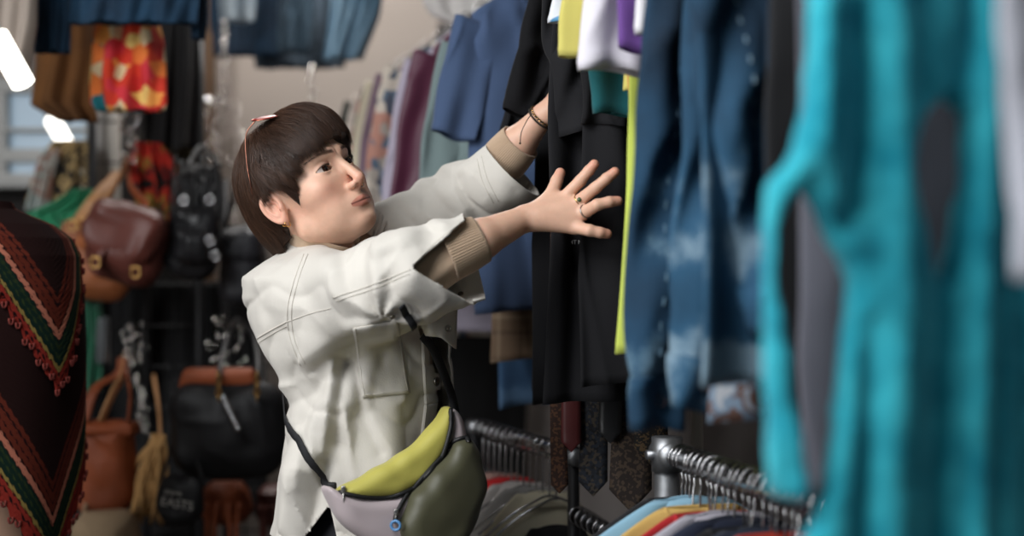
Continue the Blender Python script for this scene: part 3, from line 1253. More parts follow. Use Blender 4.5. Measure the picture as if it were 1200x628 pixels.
plq = [(484, 372), (500, 368), (522, 476), (497, 480)]
placket = conform([(492, 398), (507, 394), (519, 470), (496, 474)], 'placket', M_jack, .003, .0022, jacket, 6, 30)
conform([(496, 474), (519, 470), (512, 520), (490, 520)], 'placket', M_jack, .003, .0022, jacket, 6, 16)
for a, b in (((494, 399), (498, 474)), ((498, 474), (492, 520))):
    pts = path_on(JB, [a, ((a[0] + b[0]) / 2, (a[1] + b[1]) / 2), b], 50, .0052)
    MB().tube(pts, .0008, 4).build('stitching', M_seam, placket)
M_btn = mat('button_metal', srgb(140, 134, 126), .35, metal=.9)


def disc_button(px, py, r, parent, bvh=None, lift=.005, m=None, pos=None, n=None):
    if pos is None:
        pos = hit(bvh or JB, px, py, lift)
        if pos is None: return
        q = hit(bvh or JB, px + 3, py, lift); q2 = hit(bvh or JB, px, py + 3, lift)
        n = np.cross(q - pos, q2 - pos); n /= np.linalg.norm(n)
        if n[1] > 0: n = -n
    b = np.cross(n, [0, 0, 1.]); b /= np.linalg.norm(b); c = np.cross(n, b)
    prof = [(0, .3), (.3, .3), (.42, .10), (.62, .10), (.75, .42), (.95, .35), (1, 0), (.9, -.2)]
    th = np.linspace(0, 2 * np.pi, 25)
    G = np.array([[pos + n * (h * r * .8) + (b * math.cos(t) + c * math.sin(t)) * (k * r) for t in th] for k, h in prof])
    MB().grid(G).build('button', m or M_btn, parent)


disc_button(508, 447, .0085, placket, lift=.0062)
disc_button(503, 507, .0080, placket, lift=.0062)
disc_button(459, 369, .0050, jacket, lift=.004)
disc_button(541, 346, .0052, jacket, lift=.0035)

# ---- far front flap with its buttons
fl = np.array([P(478, 352, 2.40), P(500, 360, 2.39), P(522, 366, 2.40), P(536, 372, 2.44), P(541, 392, 2.47), P(536, 405, 2.46)])
G = []
top = smooth_path([P(482, 350, 2.425), P(500, 350, 2.405), P(520, 348, 2.42), P(536, 352, 2.46)], 14)
bot = smooth_path([P(499, 393, 2.425), P(508, 394, 2.405), P(519, 397, 2.415), P(534, 409, 2.46)], 14)
for t in np.linspace(0, 1, 14):
    r_ = top * (1 - t) + bot * t
    r_ = r_ + np.array([0, -.010, 0]) * math.sin(t * 3.1) + np.stack([np.zeros(14), .004 * np.sin(np.arange(14) * .8 + t * 3), np.zeros(14)], 1)
    G.append(r_)
flap = MB().grid(np.array(G)).build('lapel', M_jack, jacket)
solidify(flap, .003)
for (a, b, d) in ((525, 385, 2.387), (518, 354, 2.392)):
    disc_button(0, 0, .0062, flap, pos=P(a, b, d), n=np.array([.25, -.96, 0.]))

# ---- belt bag --------------------------------------------------------
BN = np.array([.42, -.90, .10]); BN /= np.linalg.norm(BN)
BP = P(470, 560, 2.375)
BX = np.cross([0, 0, 1.], BN); BX = BX / np.linalg.norm(BX)
BZ = np.cross(BN, BX)
if BX[0] < 0: BX = -BX; BZ = -BZ
if BZ[2] < 0: BZ = -BZ


def bag_uv(px, py):
    d = P(px, py, 1.0) - np.array([0, 0, EYE])
    t = ((BP - np.array([0, 0, EYE])) @ BN) / (d @ BN)
    w_ = np.array([0, 0, EYE]) + d * t - BP
    return np.array([w_ @ BX, w_ @ BZ])


def poly_sdf(x, y, poly):
    n = len(poly); d = np.full(len(x), 1e9); ins = np.zeros(len(x), bool)
    for i in range(n):
        a = poly[i]; b = poly[(i + 1) % n]
        e = b - a
        t = np.clip(((x - a[0]) * e[0] + (y - a[1]) * e[1]) / (e @ e + 1e-12), 0, 1)
        d = np.minimum(d, np.hypot(x - a[0] - t * e[0], y - a[1] - t * e[1]))
        c = (a[1] > y) != (b[1] > y)
        with np.errstate(divide='ignore', invalid='ignore'):
            xi = (b[0] - a[0]) * (y - a[1]) / (b[1] - a[1]) + a[0]
        ins ^= c & (x < xi)
    return np.where(ins, -d, d)


def cushion(pix, nc, T, r, name, m, parent, wr=.0015, seed=0, bulge=None, h=.0035):
    """soft stuffed panel with outline pix, centred nc along the bag normal, half thickness T"""
    poly = np.array([bag_uv(a, b) for a, b in smooth_closed(pix)])
    lo2 = poly.min(0); hi2 = poly.max(0)
    def f(p):
        w_ = p - BP
        x = w_ @ BX; y = w_ @ BZ; n = w_ @ BN
        # the bag bends round the belly
        n = n + 1.35 * np.maximum(x - .03, 0) ** 2 + .9 * np.minimum(x + .05, 0) ** 2
        d2 = poly_sdf(x, y, poly)
        q1 = np.maximum(d2 + r, 0); q2 = np.maximum(np.abs(n - nc) - T + r * .9, 0)
        d = np.sqrt(q1 * q1 + q2 * q2) - r + np.minimum(np.maximum(d2 + r, np.abs(n - nc) - T + r * .9), 0) * .5
        return d * .9 + wr * (vnoise(p * 24, seed) + .6 * np.sin((x * 60 + y * 90) + 3 * vnoise(p * 12, seed + 1)) * np.exp(-(d2 / .02) ** 2))
    cs = [BP + BX * a + BZ * b + BN * c for a in (lo2[0] - .02, hi2[0] + .02) for b in (lo2[1] - .02, hi2[1] + .02) for c in (nc - T - .05, nc + T + .02)]
    cs = np.array(cs)
    V, Q = surface_nets(f, cs.min(0), cs.max(0), h, B=8)
    o = obj(name, np_mesh(name, V, Q), m, parent)
    return o, V, Q


def smooth_closed(pix, k=5):
    p = np.array(pix, float); n = len(p); out = []
    for i in range(n):
        p0, p1, p2, p3 = p[i - 1], p[i], p[(i + 1) % n], p[(i + 2) % n]
        for t in np.arange(k) / k:
            out.append(.5 * ((2 * p1) + (-p0 + p2) * t + (2 * p0 - 5 * p1 + 4 * p2 - p3) * t * t + (-p0 + 3 * p1 - 3 * p2 + p3) * t ** 3))
    return out


bag = thing('belt_bag', 'lavender, lime and olive belt bag worn across the body at the hip', 'bag', BP)
M_lav = mat('lavender_nylon', srgb(188, 174, 176), .62, sheen=.2, bump=.1, bscale=700)
M_lime = mat('lime_nylon', srgb(188, 180, 84), .6, sheen=.15, bump=.1, bscale=700)
M_olive = mat('olive_nylon', srgb(74, 73, 52), .5, sheen=.1, bump=.1, bscale=700)
M_zip = mat('zip_tape', srgb(16, 16, 18), .6)
M_teeth = mat('zip_teeth', srgb(120, 118, 116), .35, metal=.8)
b1, V1, Q1 = cushion([(384, 572), (400, 576), (430, 583), (462, 580), (495, 564), (516, 538), (527, 505), (529, 480), (540, 486), (549, 510), (556, 560), (545, 620), (520, 650), (460, 648), (420, 628), (397, 604)], -.012, .030, .022, 'bag_body', M_lav, bag, seed=41)
b2, V2, Q2 = cushion([(398, 577), (416, 564), (448, 546), (482, 523), (510, 498), (524, 476), (531, 482), (529, 508), (517, 540), (494, 567), (460, 583), (425, 586)], -.010, .026, .020, 'bag_top_panel', M_lime, bag, wr=.0018, seed=43)
b3, V3_, Q3 = cushion([(464, 606), (474, 584), (494, 560), (514, 538), (530, 519), (546, 514), (558, 530), (566, 556), (565, 585), (553, 612), (536, 640), (500, 655), (470, 645)], .012, .036, .030, 'bag_front_pocket', M_olive, bag, wr=.0030, seed=47)
BB = bvh_of(np.vstack([V1, V2, V3_]), np.vstack([Q1, Q2 + len(V1), Q3 + len(V1) + len(V2)]))


def zipper(pix, parent, name='zip', n=90, w=.0048):
    pts = path_on(BB, pix, n, .002)
    o = MB().tube(pts, w, 6, flat=(.8, 1.0)).build(name, M_zip, parent)
    mb = MB()
    fine = smooth_path(pts, int(len(pts) * 2.2))
    for i in range(0, len(fine) - 1, 2):
        d = fine[min(i + 1, len(fine) - 1)] - fine[i]; l = np.linalg.norm(d)
        if l < 1e-6: continue
        d /= l
        t = np.cross(d, BN); t /= np.linalg.norm(t)
        c = fine[i] - np.array([0, 1, 0]) * w * .55
        mb.tube(np.array([c - t * .0022, c + t * .0022]), .0007, 4)
    mb.build('zip_teeth', M_teeth, o)
    return o


z1 = zipper([(399, 576), (430, 582), (462, 580), (494, 564), (515, 538), (526, 505), (528, 480)], bag)
z2 = zipper([(462, 612), (465, 600), (478, 579), (496, 558), (514, 538), (530, 520), (545, 514), (549, 518)], b3)


def pull(px, py, dx, dy, parent, ringcol=None):
    p = hit(BB, px, py, .008)
    if p is None: p = P(px, py, 2.37)
    u = np.array([dx, 0, -dy]) / 700.
    mb = MB().box(p, (.008, .007, .011), bev=.002)
    mb.tube(np.array([p + [0, -.004, -.002], p + u * .5 + [0, -.007, 0], p + u + [0, -.005, 0]]), .0016, 6)
    o = mb.build('zip_pull', M_metal, parent)
    if ringcol is not None:
        th = np.linspace(0, 2 * np.pi, 25)[:-1]
        c = p + u + [0, -.008, -.006]
        MB().tube(np.stack([c[0] + .0075 * np.cos(th), np.full(24, c[1]) - .002 * np.cos(th), c[2] + .0075 * np.sin(th)], 1), .0024, 8, closed=True).build('pull_ring', ringcol, o)


pull(400, 578, 2, 22, z1)
pull(462, 600, 0, 10, z2, mat('blue_ring', srgb(88, 140, 190), .35))

# strap: over the back, and up the chest
def ribbon(bvh, pix, w, n, name, parent, lift=.004, pre=None, post=None, m=None):
    pts = path_on(bvh, pix, n, lift)
    if pre is not None: pts = np.vstack([smooth_path(np.vstack([pre, pts[:1]]), 14)[:-1], pts])
    if post is not None: pts = np.vstack([pts, smooth_path(np.vstack([pts[-1:], post]), 14)[1:]])
    T = np.gradient(pts, axis=0); T /= np.linalg.norm(T, axis=1)[:, None]
    ctr = np.array([P(430, 0, 2.62)[0], 2.62, 0])
    N = pts - ctr; N[:, 2] = 0; N /= np.linalg.norm(N, axis=1)[:, None]
    B = np.cross(T, N); B /= np.linalg.norm(B, axis=1)[:, None]
    G = np.stack([pts - B * w / 2, pts, pts + B * w / 2], 1)
    o = MB().grid(G).build(name, m or M_black, parent)
    solidify(o, .0022)
    return o


ribbon(JB, [(337, 494), (352, 520), (370, 549), (387, 573)], .013, 40, 'strap', bag,
       pre=np.array([P(345, 420, 2.80), P(333, 455, 2.70), P(333, 485, 2.60)]))
ribbon(JB, [(471, 355), (478, 367), (487, 383), (495, 396)], .012, 24, 'strap', bag, .0070)
fr_ = smooth_path([P(495, 393, 2.440), P(508, 410, 2.462), (P(521, 440, 2.49)), P(530, 466, 2.52), P(534, 486, 2.52)], 30)
T_ = np.gradient(fr_, axis=0); T_ /= np.linalg.norm(T_, axis=1)[:, None]
B_ = np.cross(T_, TF * .8 + TR * .6); B_ /= np.linalg.norm(B_, axis=1)[:, None]
o = MB().grid(np.stack([fr_ - B_ * .008, fr_, fr_ + B_ * .008], 1)).build('strap', M_black, bag)
solidify(o, .0022)
MB().box(P(389, 574, 2.395), (.016, .012, .026), bev=.004).build('strap_buckle', M_zip, bag)

# ---- sunglasses pushed up on the head --------------------------------
sg = thing('sunglasses', 'round rose tinted sunglasses pushed up on top of the short dark hair', 'sunglasses', h2w((0, 0, .14)))
M_lens = mat('rose_lens', srgb(140, 40, 36), .30, spec=.3)
M_frame = mat('rose_gold_frame', srgb(190, 130, 110), .25, metal=1)
ln = np.array([0, .42, .91])
lx = np.array([1., 0, 0]); ly = np.cross(ln, lx)
lens_c = []
for s in (-1, 1):
    c = np.array([s * .033, .024, .1470]); lens_c.append(c)
    th = np.linspace(0, 2 * np.pi, 41)
    rings = [np.stack([c + lx * (math.cos(t) * .0255 * k) + ly * (math.sin(t) * .0225 * k) + ln * (.003 * (1 - k * k)) for t in th]) for k in (0.001, .4, .75, 1)]
    o = MB().grid(h2w(np.array(rings))).build('lens', M_lens, sg); solidify(o, .0016)
    ring = np.stack([c + lx * (math.cos(t) * .026) + ly * (math.sin(t) * .023) for t in th[:-1]])
    MB().tube(h2w(ring), .0011, 8, closed=True).build('rim', M_frame, o)
    hinge = c + lx * s * .026 + ly * .008 * -1
    tip = np.array([s * .086, -.02, .02]);
    MB().tube(h2w(smooth_path([c + lx * s * .026, np.array([s * .071, .002, .135]), np.array([s * .086, -.012, .095]), np.array([s * .0925, -.025, .055]), np.array([s * .086, -.045, .03])], 26)), .0011, 6).build('temple', M_frame, sg)
MB().tube(h2w(smooth_path([lens_c[0] + lx * .025, (lens_c[0] + lens_c[1]) / 2 + ln * .004 + ly * .006, lens_c[1] - lx * .025], 12)), .0012, 6).build('bridge', M_frame, sg)


# ---- jewellery
def hoop(c, r, axis, name, m, parent, tr=.0010, n=28):
    a = np.array(axis, float); a /= np.linalg.norm(a)
    b = np.cross(a, [0, .2, 1.]); b /= np.linalg.norm(b); cc = np.cross(a, b)
    th = np.linspace(0, 2 * np.pi, n + 1)[:-1]
    pts = np.asarray(c) + np.cos(th)[:, None] * b * r + np.sin(th)[:, None] * cc * r
    return MB().tube(pts, tr, 6, closed=True).build(name, m, parent)


for (l, fw, u) in ((-.0790, -.006, -.030), (-.0795, -.0125, -.026)):
    hoop(h2w((l, fw, u)), .0058, HM[1], 'hoop_earring', M_gold, body, .0009)
hoop(h2w((.0035, .108, -.034)), .0036, HM[0], 'nose_ring', M_metal, body, .0007)
M_brace = mat('braided_cord', srgb(48, 42, 34), .8)
wr_c = AF['mid'] * .02 + AF['wr'] * .98
wd = AF['wr'] - AF['mid']; wd /= np.linalg.norm(wd)
for k, off in enumerate((0., .006)):
    a = wd; b = np.cross(a, [0, 0, 1.]); b /= np.linalg.norm(b); c = np.cross(a, b)
    th = np.linspace(0, 2 * np.pi, 120)[:-1]
    for ph in (0, np.pi):
        rr2 = .0262 + .001 * np.cos(th * 22 + ph)
        pts = wr_c + wd * (off - .006) + b * (np.cos(th) * rr2)[:, None] + c * (np.sin(th) * rr2)[:, None] + wd * (.0011 * np.sin(th * 22 + ph))[:, None]
        MB().tube(pts, .0012, 5, closed=True).build('bracelet', M_brace if ph or k == 0 else M_gold, body)
tail = smooth_path([P(623, 133, 2.632), P(617, 142, 2.622), P(611, 155, 2.62), P(609.5, 167, 2.62)], 16)
MB().tube(tail, .0009, 5).tube(np.array([tail[-1], tail[-1] + [0, 0, -.003]]), .0018, 6).build('bracelet_cord', M_brace, body)
F = HAND_N['fing']
for (fi, t, m_, stone) in ((1, .16, M_gold, True), (2, .30, M_metal, False)):
    a = F[fi][0] * (1 - t) + F[fi][1] * t
    rg = hoop(a, .0118, F[fi][1] - F[fi][0], 'finger_ring', m_, body, .0012)
    if stone:
        n_ = np.array([-.1, -1, .1]); n_ /= np.linalg.norm(n_)
        MB().grid(ball(a + n_ * .0115, .0042, 8)).build('ring_stone', mat('green_stone', srgb(70, 92, 62), .2), rg)
# ================================================================== THE CLOTHES RACK AND WHAT HANGS ON IT
SL = -.285                                  # the rail runs away to the left
RD = np.array([SL, 1, 0]); RD /= np.linalg.norm(RD)
WD = np.array([RD[1], -RD[0], 0])           # across the rail, to the right
RZ = math.atan2(WD[1], WD[0])
UP_Z = EYE + .665
LOW_Z = EYE - .305


def rail(D, z=UP_Z):
    return np.array([.317 + SL * (D - 2.3), D, z])


M_chrome = mat('chrome', srgb(190, 190, 192), .18, metal=1)
M_galv = mat('galvanised_steel', srgb(150, 152, 155), .42, metal=.9, var=.18, vscale=30, bump=.1)
M_dark = mat('black_steel', srgb(30, 30, 32), .5, metal=.3)

rack = thing('clothes_rack', 'long two tier galvanised pipe clothes rack running along the wall', 'clothes rack', (rail(2.4)[0], 2.4, 0))
LOFF = -.052


def lrail(D, z=LOW_Z):
    return rail(D, z) + WD * LOFF


for z, nm in ((UP_Z, 'upper_rail'), (LOW_Z, 'lower_rail')):
    a, b = (rail(.45, z), rail(4.8, z)) if z > 1.5 else (lrail(.45), lrail(2.345))
    MB().tube(np.array([a, b]), .011 if z > 1.5 else .0165, 16).build(nm, M_dark if z > 1.5 else M_chrome, rack)
for D, up in ((.5, 1), (2.49, 1), (4.78, 1), (.52, 0), (2.345, 0)):
    p = rail(D, 0) + WD * .27 if up else lrail(D, 0)
    MB().tube(np.array([p, [p[0], p[1], UP_Z + .03 if up else LOW_Z + .02]]), .019 if up else .021, 16).build('post', M_galv, rack)
    MB().box(p + [0, 0, .012], (.10, .10, .024), bev=.006).build('foot', M_dark, rack)
    for z in (UP_Z, LOW_Z):
        if (z > 1.5) != bool(up): continue
        c = np.array([p[0], p[1], z])
        if up:
            MB().tube(np.array([c, rail(D, z)]), .014, 12).build('bracket_arm', M_galv, rack)
        mb = MB().tube(np.array([c - [0, 0, .028], c + [0, 0, .028]]), .0255, 16)
        mb.tube(np.array([c - RD * .036, c + RD * .030]), .022, 16)
        mb.tube(np.array([c - WD * .036, c + WD * .0]), .008, 8)
        mb.build('clamp', M_galv, rack)


# ------------------------------------------------------------------ fabrics
def fabric(name, color, rough=.88, **k):
    k.setdefault('bump', .18); k.setdefault('bscale', 380); k.setdefault('sheen', .12); k.setdefault('var', .06); k.setdefault('vscale', 5)
    return mat(name, color, rough, **k)


def node_mat(name, build, rough=.85, bump=0.25, bscale=400):
    m = mat(name, (.5, .5, .5), rough, bump=bump, bscale=bscale)
    N = m.node_tree.nodes; L = m.node_tree.links
    b = N['Principled BSDF']
    tc = [n for n in N if n.type == 'TEX_COORD'][0]
    L.new(build(N, L, tc), b.inputs['Base Color'])
    return m


def ramp(N, L, fac, stops, interp='LINEAR'):
    r = N.new('ShaderNodeValToRGB'); r.color_ramp.interpolation = interp
    e = r.color_ramp.elements
    while len(e) < len(stops): e.new(.5)
    for el, (p, c) in zip(e, stops):
        el.position = p; el.color = (*c, 1)
    L.new(fac, r.inputs[0])
    return r.outputs[0]


def denim_mat(name, dark, light, pale):
    def f(N, L, tc):
        n = N.new('ShaderNodeTexNoise'); n.inputs['Scale'].default_value = 7; n.inputs['Detail'].default_value = 6
        L.new(tc.outputs['Object'], n.inputs['Vector'])
        n2 = N.new('ShaderNodeTexNoise'); n2.inputs['Scale'].default_value = 600; n2.inputs['Detail'].default_value = 2
        L.new(tc.outputs['Object'], n2.inputs['Vector'])
        at = N.new('ShaderNodeAttribute'); at.attribute_name = 'wear'
        a = N.new('ShaderNodeMath'); a.operation = 'MULTIPLY_ADD'
        L.new(n2.outputs['Fac'], a.inputs[0]); a.inputs[1].default_value = .25
        L.new(n.outputs['Fac'], a.inputs[2])
        s = N.new('ShaderNodeMath'); s.operation = 'ADD'
        L.new(a.outputs[0], s.inputs[0]); L.new(at.outputs['Fac'], s.inputs[1])
        return ramp(N, L, s.outputs[0], [(.50, dark), (.92, light), (1.0, [(a_ + b_) / 2 for a_, b_ in zip(light, pale)])])
    return node_mat(name, f, .9, .3, 700)


def print_mat(name, cols, scale=18, kind='VORONOI', seed=0.0):
    def f(N, L, tc):
        mp = N.new('ShaderNodeMapping'); mp.inputs['Location'].default_value = (seed, seed * .7, 0)
        L.new(tc.outputs['Object'], mp.inputs[0])
        if kind == 'VORONOI':
            n = N.new('ShaderNodeTexVoronoi'); n.inputs['Scale'].default_value = scale
            L.new(mp.outputs[0], n.inputs['Vector'])
            sp = N.new('ShaderNodeSeparateColor'); L.new(n.outputs['Color'], sp.inputs[0]); fac = sp.outputs[0]
        else:
            n = N.new('ShaderNodeTexNoise'); n.inputs['Scale'].default_value = scale; n.inputs['Detail'].default_value = 1.5
            n.inputs['Distortion'].default_value = 1.2
            L.new(mp.outputs[0], n.inputs['Vector'])
            mr = N.new('ShaderNodeMapRange'); mr.inputs['From Min'].default_value = .28; mr.inputs['From Max'].default_value = .72
            L.new(n.outputs['Fac'], mr.inputs['Value']); fac = mr.outputs[0]
        k = len(cols)
        return ramp(N, L, fac, [(i / k, c) for i, c in enumerate(cols)], 'CONSTANT')
    return node_mat(name, f, .85)


def plaid_mat(name, base, c1, c2, sx=14, sz=10):
    def f(N, L, tc):
        out = None
        sep = N.new('ShaderNodeSeparateXYZ'); L.new(tc.outputs['Object'], sep.inputs[0])
        res = []
        for ch, s in (('X', sx), ('Z', sz)):
            m1 = N.new('ShaderNodeMath'); m1.operation = 'MULTIPLY'; m1.inputs[1].default_value = s
            L.new(sep.outputs[ch], m1.inputs[0])
            m2 = N.new('ShaderNodeMath'); m2.operation = 'FRACT'; L.new(m1.outputs[0], m2.inputs[0])
            res.append(ramp(N, L, m2.outputs[0], [(0, base), (.35, c1), (.45, base), (.7, c2), (.8, base)], 'CONSTANT'))
        mx = N.new('ShaderNodeMix'); mx.data_type = 'RGBA'; mx.inputs[0].default_value = .5
        L.new(res[0], mx.inputs[6]); L.new(res[1], mx.inputs[7])
        return mx.outputs[2]
    return node_mat(name, f, .85)


# ------------------------------------------------------------------ garment geometry, local frame: x across, y along the rail, z down from the collar
def top_mesh(W=.25, L=.70, sh=.07, neck=.075, T=.022, seed=0, fold=.010, flare=.02, nz=54, nu=96, hemw=.006, drop=0.0, k0=9.0):
    """hollow body of a shirt on a hanger"""
    rows = []
    for j in range(nz):
        t = j / (nz - 1)
        z = -L * (t ** 1.15)
        if -z < sh:
            f = (-z / sh) ** .9
            w_ = neck + (W - .012 - neck) * f
            th = .008 + (T - .008) * f * .6
        else:
            f = (-z - sh) / (L - sh)
            w_ = W - .012 + .012 * min(1, f * 3) + flare * f
            th = T * (.6 + .4 * min(1, f * 3))
        rows.append((z, w_, th))
    a = np.arange(nu) / nu * 2 * np.pi
    G = np.zeros((nz, nu, 3))
    for j, (z, w_, th) in enumerate(rows):
        c, s = np.cos(a), np.sin(a)
        x = np.sign(c) * np.abs(c) ** .75 * w_
        y = np.sign(s) * np.abs(s) ** .85 * th
        G[j, :, 0] = x; G[j, :, 1] = y; G[j, :, 2] = z
        G[j, :, 2] += -.012 * (np.abs(x) / max(w_, .01)) ** 2 * min(1, -z / .2)
    F = G.reshape(-1, 3)
    dn = sstep(-.03, -L * .8, F[:, 2])
    ph = seed * 1.7
    amp = fold * (.25 + .75 * dn)
    q = F * np.array([k0, 0, 1.8]) + [seed * 3.1, seed, 0]
    d = amp * (np.sin(F[:, 0] * (k0 * 3.2) + ph + 2.2 * vnoise(q, seed)) + .9 * vnoise(F * np.array([k0 * 2, 0, 3]) + seed, seed + 3))
    rd_ = 1 - np.abs(vnoise(np.stack([F[:, 0] * k0 * 1.5 + F[:, 2] * 3, F[:, 0] * 0, F[:, 2] * 3 + np.sign(F[:, 1]) * 0], 1) + seed, seed + 4))
    d -= fold * .7 * rd_ ** 5
    # drag lines from the shoulders
    d += .003 * np.sin((np.abs(F[:, 0]) * 60 + F[:, 2] * 46) + ph) * np.exp(F[:, 2] / .25)
    F[:, 1] += d
    F[:, 0] *= 1 - .05 * dn * np.abs(np.sin(F[:, 2] * 5 + ph))
    F[:, 2] += .008 * vnoise(F * np.array([6, 0, 0]) + seed, seed + 7) * dn + drop * F[:, 0]
    G = F.reshape(nz, nu, 3)
    i = np.arange(nz * nu).reshape(nz, nu); i2 = np.roll(i, -1, 1)
    Q = np.stack([i[:-1], i[1:], i2[1:], i2[:-1]], -1).reshape(-1, 4)
    me = np_mesh('garment_body', F, Q)
    wear = sstep(-L + .05, -L + .02, F[:, 2]) * .25 + sstep(.92, 1.0, np.abs(np.cos(np.tile(a, nz)))) * .1 + np.clip(d / (fold + .003), 0, 1) * .05
    attr_float(me, wear + .24 * sstep(-L * .45, -L * .95, F[:, 2]), 'wear')
    return me


def sleeve_mesh(side=1, curl=False, W=.25, sh=.07, ex=.28, ez=.3, r0=.085, r1=.075, th=.020, seed=0, crease=.004, yo=0.0, k=1.0):
    """hollow sleeve hanging from the shoulder to a hem centred ex out and ez down"""
    p0 = np.array([W - .032, -(sh + r0 * .45)]); p2 = np.array([ex, -ez])
    L = np.linalg.norm(p2 - p0)
    p1 = np.array([p0[0] * .45 + ex * .55 + .026, p0[1] * .6 + p2[1] * .4]) if L > .35 else np.array([p0[0] * .2 + ex * .8 + .012, p0[1] * .72 + p2[1] * .28]) if curl else (p0 * .52 + p2 * .48 + np.array([.004, .010]))
    nz = 26 if L < .35 else 50; nu = 48
    t = np.linspace(0, 1, nz)
    C_ = ((1 - t) ** 2)[:, None] * p0 + (2 * t * (1 - t))[:, None] * p1 + (t ** 2)[:, None] * p2
    T_ = np.gradient(C_, axis=0); T_ /= np.linalg.norm(T_, axis=1)[:, None]
    a = np.arange(nu) / nu * 2 * np.pi
    V = []
    for j in range(nz):
        r = r0 + (r1 - r0) * t[j] + .0012 * (t[j] > .93)
        nx, nz_ = -T_[j, 1], T_[j, 0]
        c, s_ = np.cos(a), np.sin(a)
        rr = np.sign(c) * np.abs(c) ** .8 * r
        y = np.sign(s_) * np.abs(s_) ** .8 * th * (.7 + .4 * t[j]) + yo * t[j]
        V.append(np.stack([side * (C_[j, 0] + nx * rr), y, C_[j, 1] + nz_ * rr], 1))
    V = np.vstack(V)
    grow = np.repeat(sstep(.0, .3, t) * .6 + .4, nu)
    V[:, 1] += crease * grow * (np.sin((V[:, 0] * side) * 80 * k + V[:, 2] * 22 + seed + 1.8 * vnoise(V * np.array([10, 0, 5]), seed)) + 1.2 * vnoise(V * np.array([22, 0, 9]), seed + 5)
                               - 1.6 * (1 - np.abs(vnoise(np.stack([V[:, 0] * side * 16 + V[:, 2] * 7, V[:, 1] * 0, V[:, 2] * 9], 1), seed + 9))) ** 5)
    V[:, 0] += side * .0025 * np.sin(V[:, 2] * 30 * k + seed * 2) * np.repeat(sstep(.1, .5, t), nu)
    V[:, 2] += .004 * np.sin(V[:, 0] * 60 + seed) * np.repeat(sstep(.6, 1, t), nu)
    i = np.arange(nz * nu).reshape(nz, nu); i2 = np.roll(i, -1, 1)
    Q = np.stack([i[:-1], i[1:], i2[1:], i2[:-1]], -1).reshape(-1, 4)
    if side < 0: Q = Q[:, ::-1]
    me = np_mesh('garment_sleeve', V, Q)
    attr_float(me, np.repeat(sstep(.92, .95, t) * .15 + .27 * sstep(.45, 1, t), nu) + .12 * np.clip(vnoise(V * np.array([30, 0, 12]), seed + 8), 0, 1), 'wear')
    return me


def local(name, me, m, parent, thick=.0016, ss=0):
    o = bpy.data.objects.new(name, me); link(o, parent)
    if not me.materials: me.materials.append(m)
    if thick: solidify(o, thick, 1)
    return o


def collar_band(neck, m, parent, h=.028, T=.014, z0=.004, name='collar'):
    th = np.linspace(0, 2 * np.pi, 41)
    G = np.array([[[np.cos(t) * (neck + .004 + .008 * v), np.sin(t) * (T + .012 * v) , z0 - h * v - .010 * abs(math.cos(t)) ** 2] for t in th] for v in (0, .3, .7, 1)])
    mb = MB().grid(G)
    V = np.vstack(mb.V); Q = np.vstack(mb.Q)
    return local(name, np_mesh(name, V, Q), m, parent, .003)


def rib_ring(neck, m, parent, T=.010):
    th = np.linspace(0, 2 * np.pi, 60)[:-1]
    pts = np.stack([np.cos(th) * neck, np.sin(th) * T - .002, -.004 - .022 * (np.abs(np.sin(th)) * (np.sin(th) < 0)) * 1.0], 1)
    mb = MB().tube(pts, .0075, 8, closed=True, flat=(1.0, .45))
    return local('neckband', np_mesh('neckband', np.vstack(mb.V), np.vstack(mb.Q)), m, parent, 0)


BT = 'bright T-shirts bunched on the upper rail'


def garment(name, label, cat, D, m, W=.25, L=.70, sh=.07, neck=.075, T=.020, seed=0, fold=.009, flare=.015, sl=(.28, .30), r0=.075, r1=.06,
            collar='ring', m2=None, xo=0.0, zo=0.0, tilt=0.0, group=None, z=UP_Z, drop=0.0, yaw=0.0, k0=9.0, sth=.018, crease=.004, at=None, hang='upper'):
    p = rail(D, z) if at is None else np.array(at)
    base = p + WD * xo + np.array([0, 0, -.050 + zo])
    t = thing(name, label, cat, base, RZ + yaw, group)
    t.rotation_euler = (0, tilt, RZ + yaw)
    local('body', top_mesh(W, L, sh, neck, T, seed, fold, flare, drop=drop, k0=k0), m, t)
    m2 = m2 or m
    if sl:
        for s in (-1, 1):
            local('sleeve', sleeve_mesh(s, group == BT, W, sh, sl[0], sl[1], r0, r1, sth, seed + s, crease=crease), m2, t)
    if collar == 'ring': rib_ring(neck, m2, t)
    elif collar == 'band': collar_band(neck * .86, m2, t)
    if hang: hanger(p, hang)
    return t


# ------------------------------------------------------------------ hangers
def hook_pts(top, r=.022, rise=.0):
    th = np.radians(np.linspace(200, -90, 22))
    c = np.zeros(3)
    pts = [[np.cos(a) * r, 0, np.sin(a) * r] for a in th]
    pts = np.array(pts)
    # tail straight down the neck
    end = np.array([[.002, 0, -r - .010], [0, 0, -r - .02], [0, 0, -r - .030]])
    return np.vstack([pts, end])


_hcache = {}


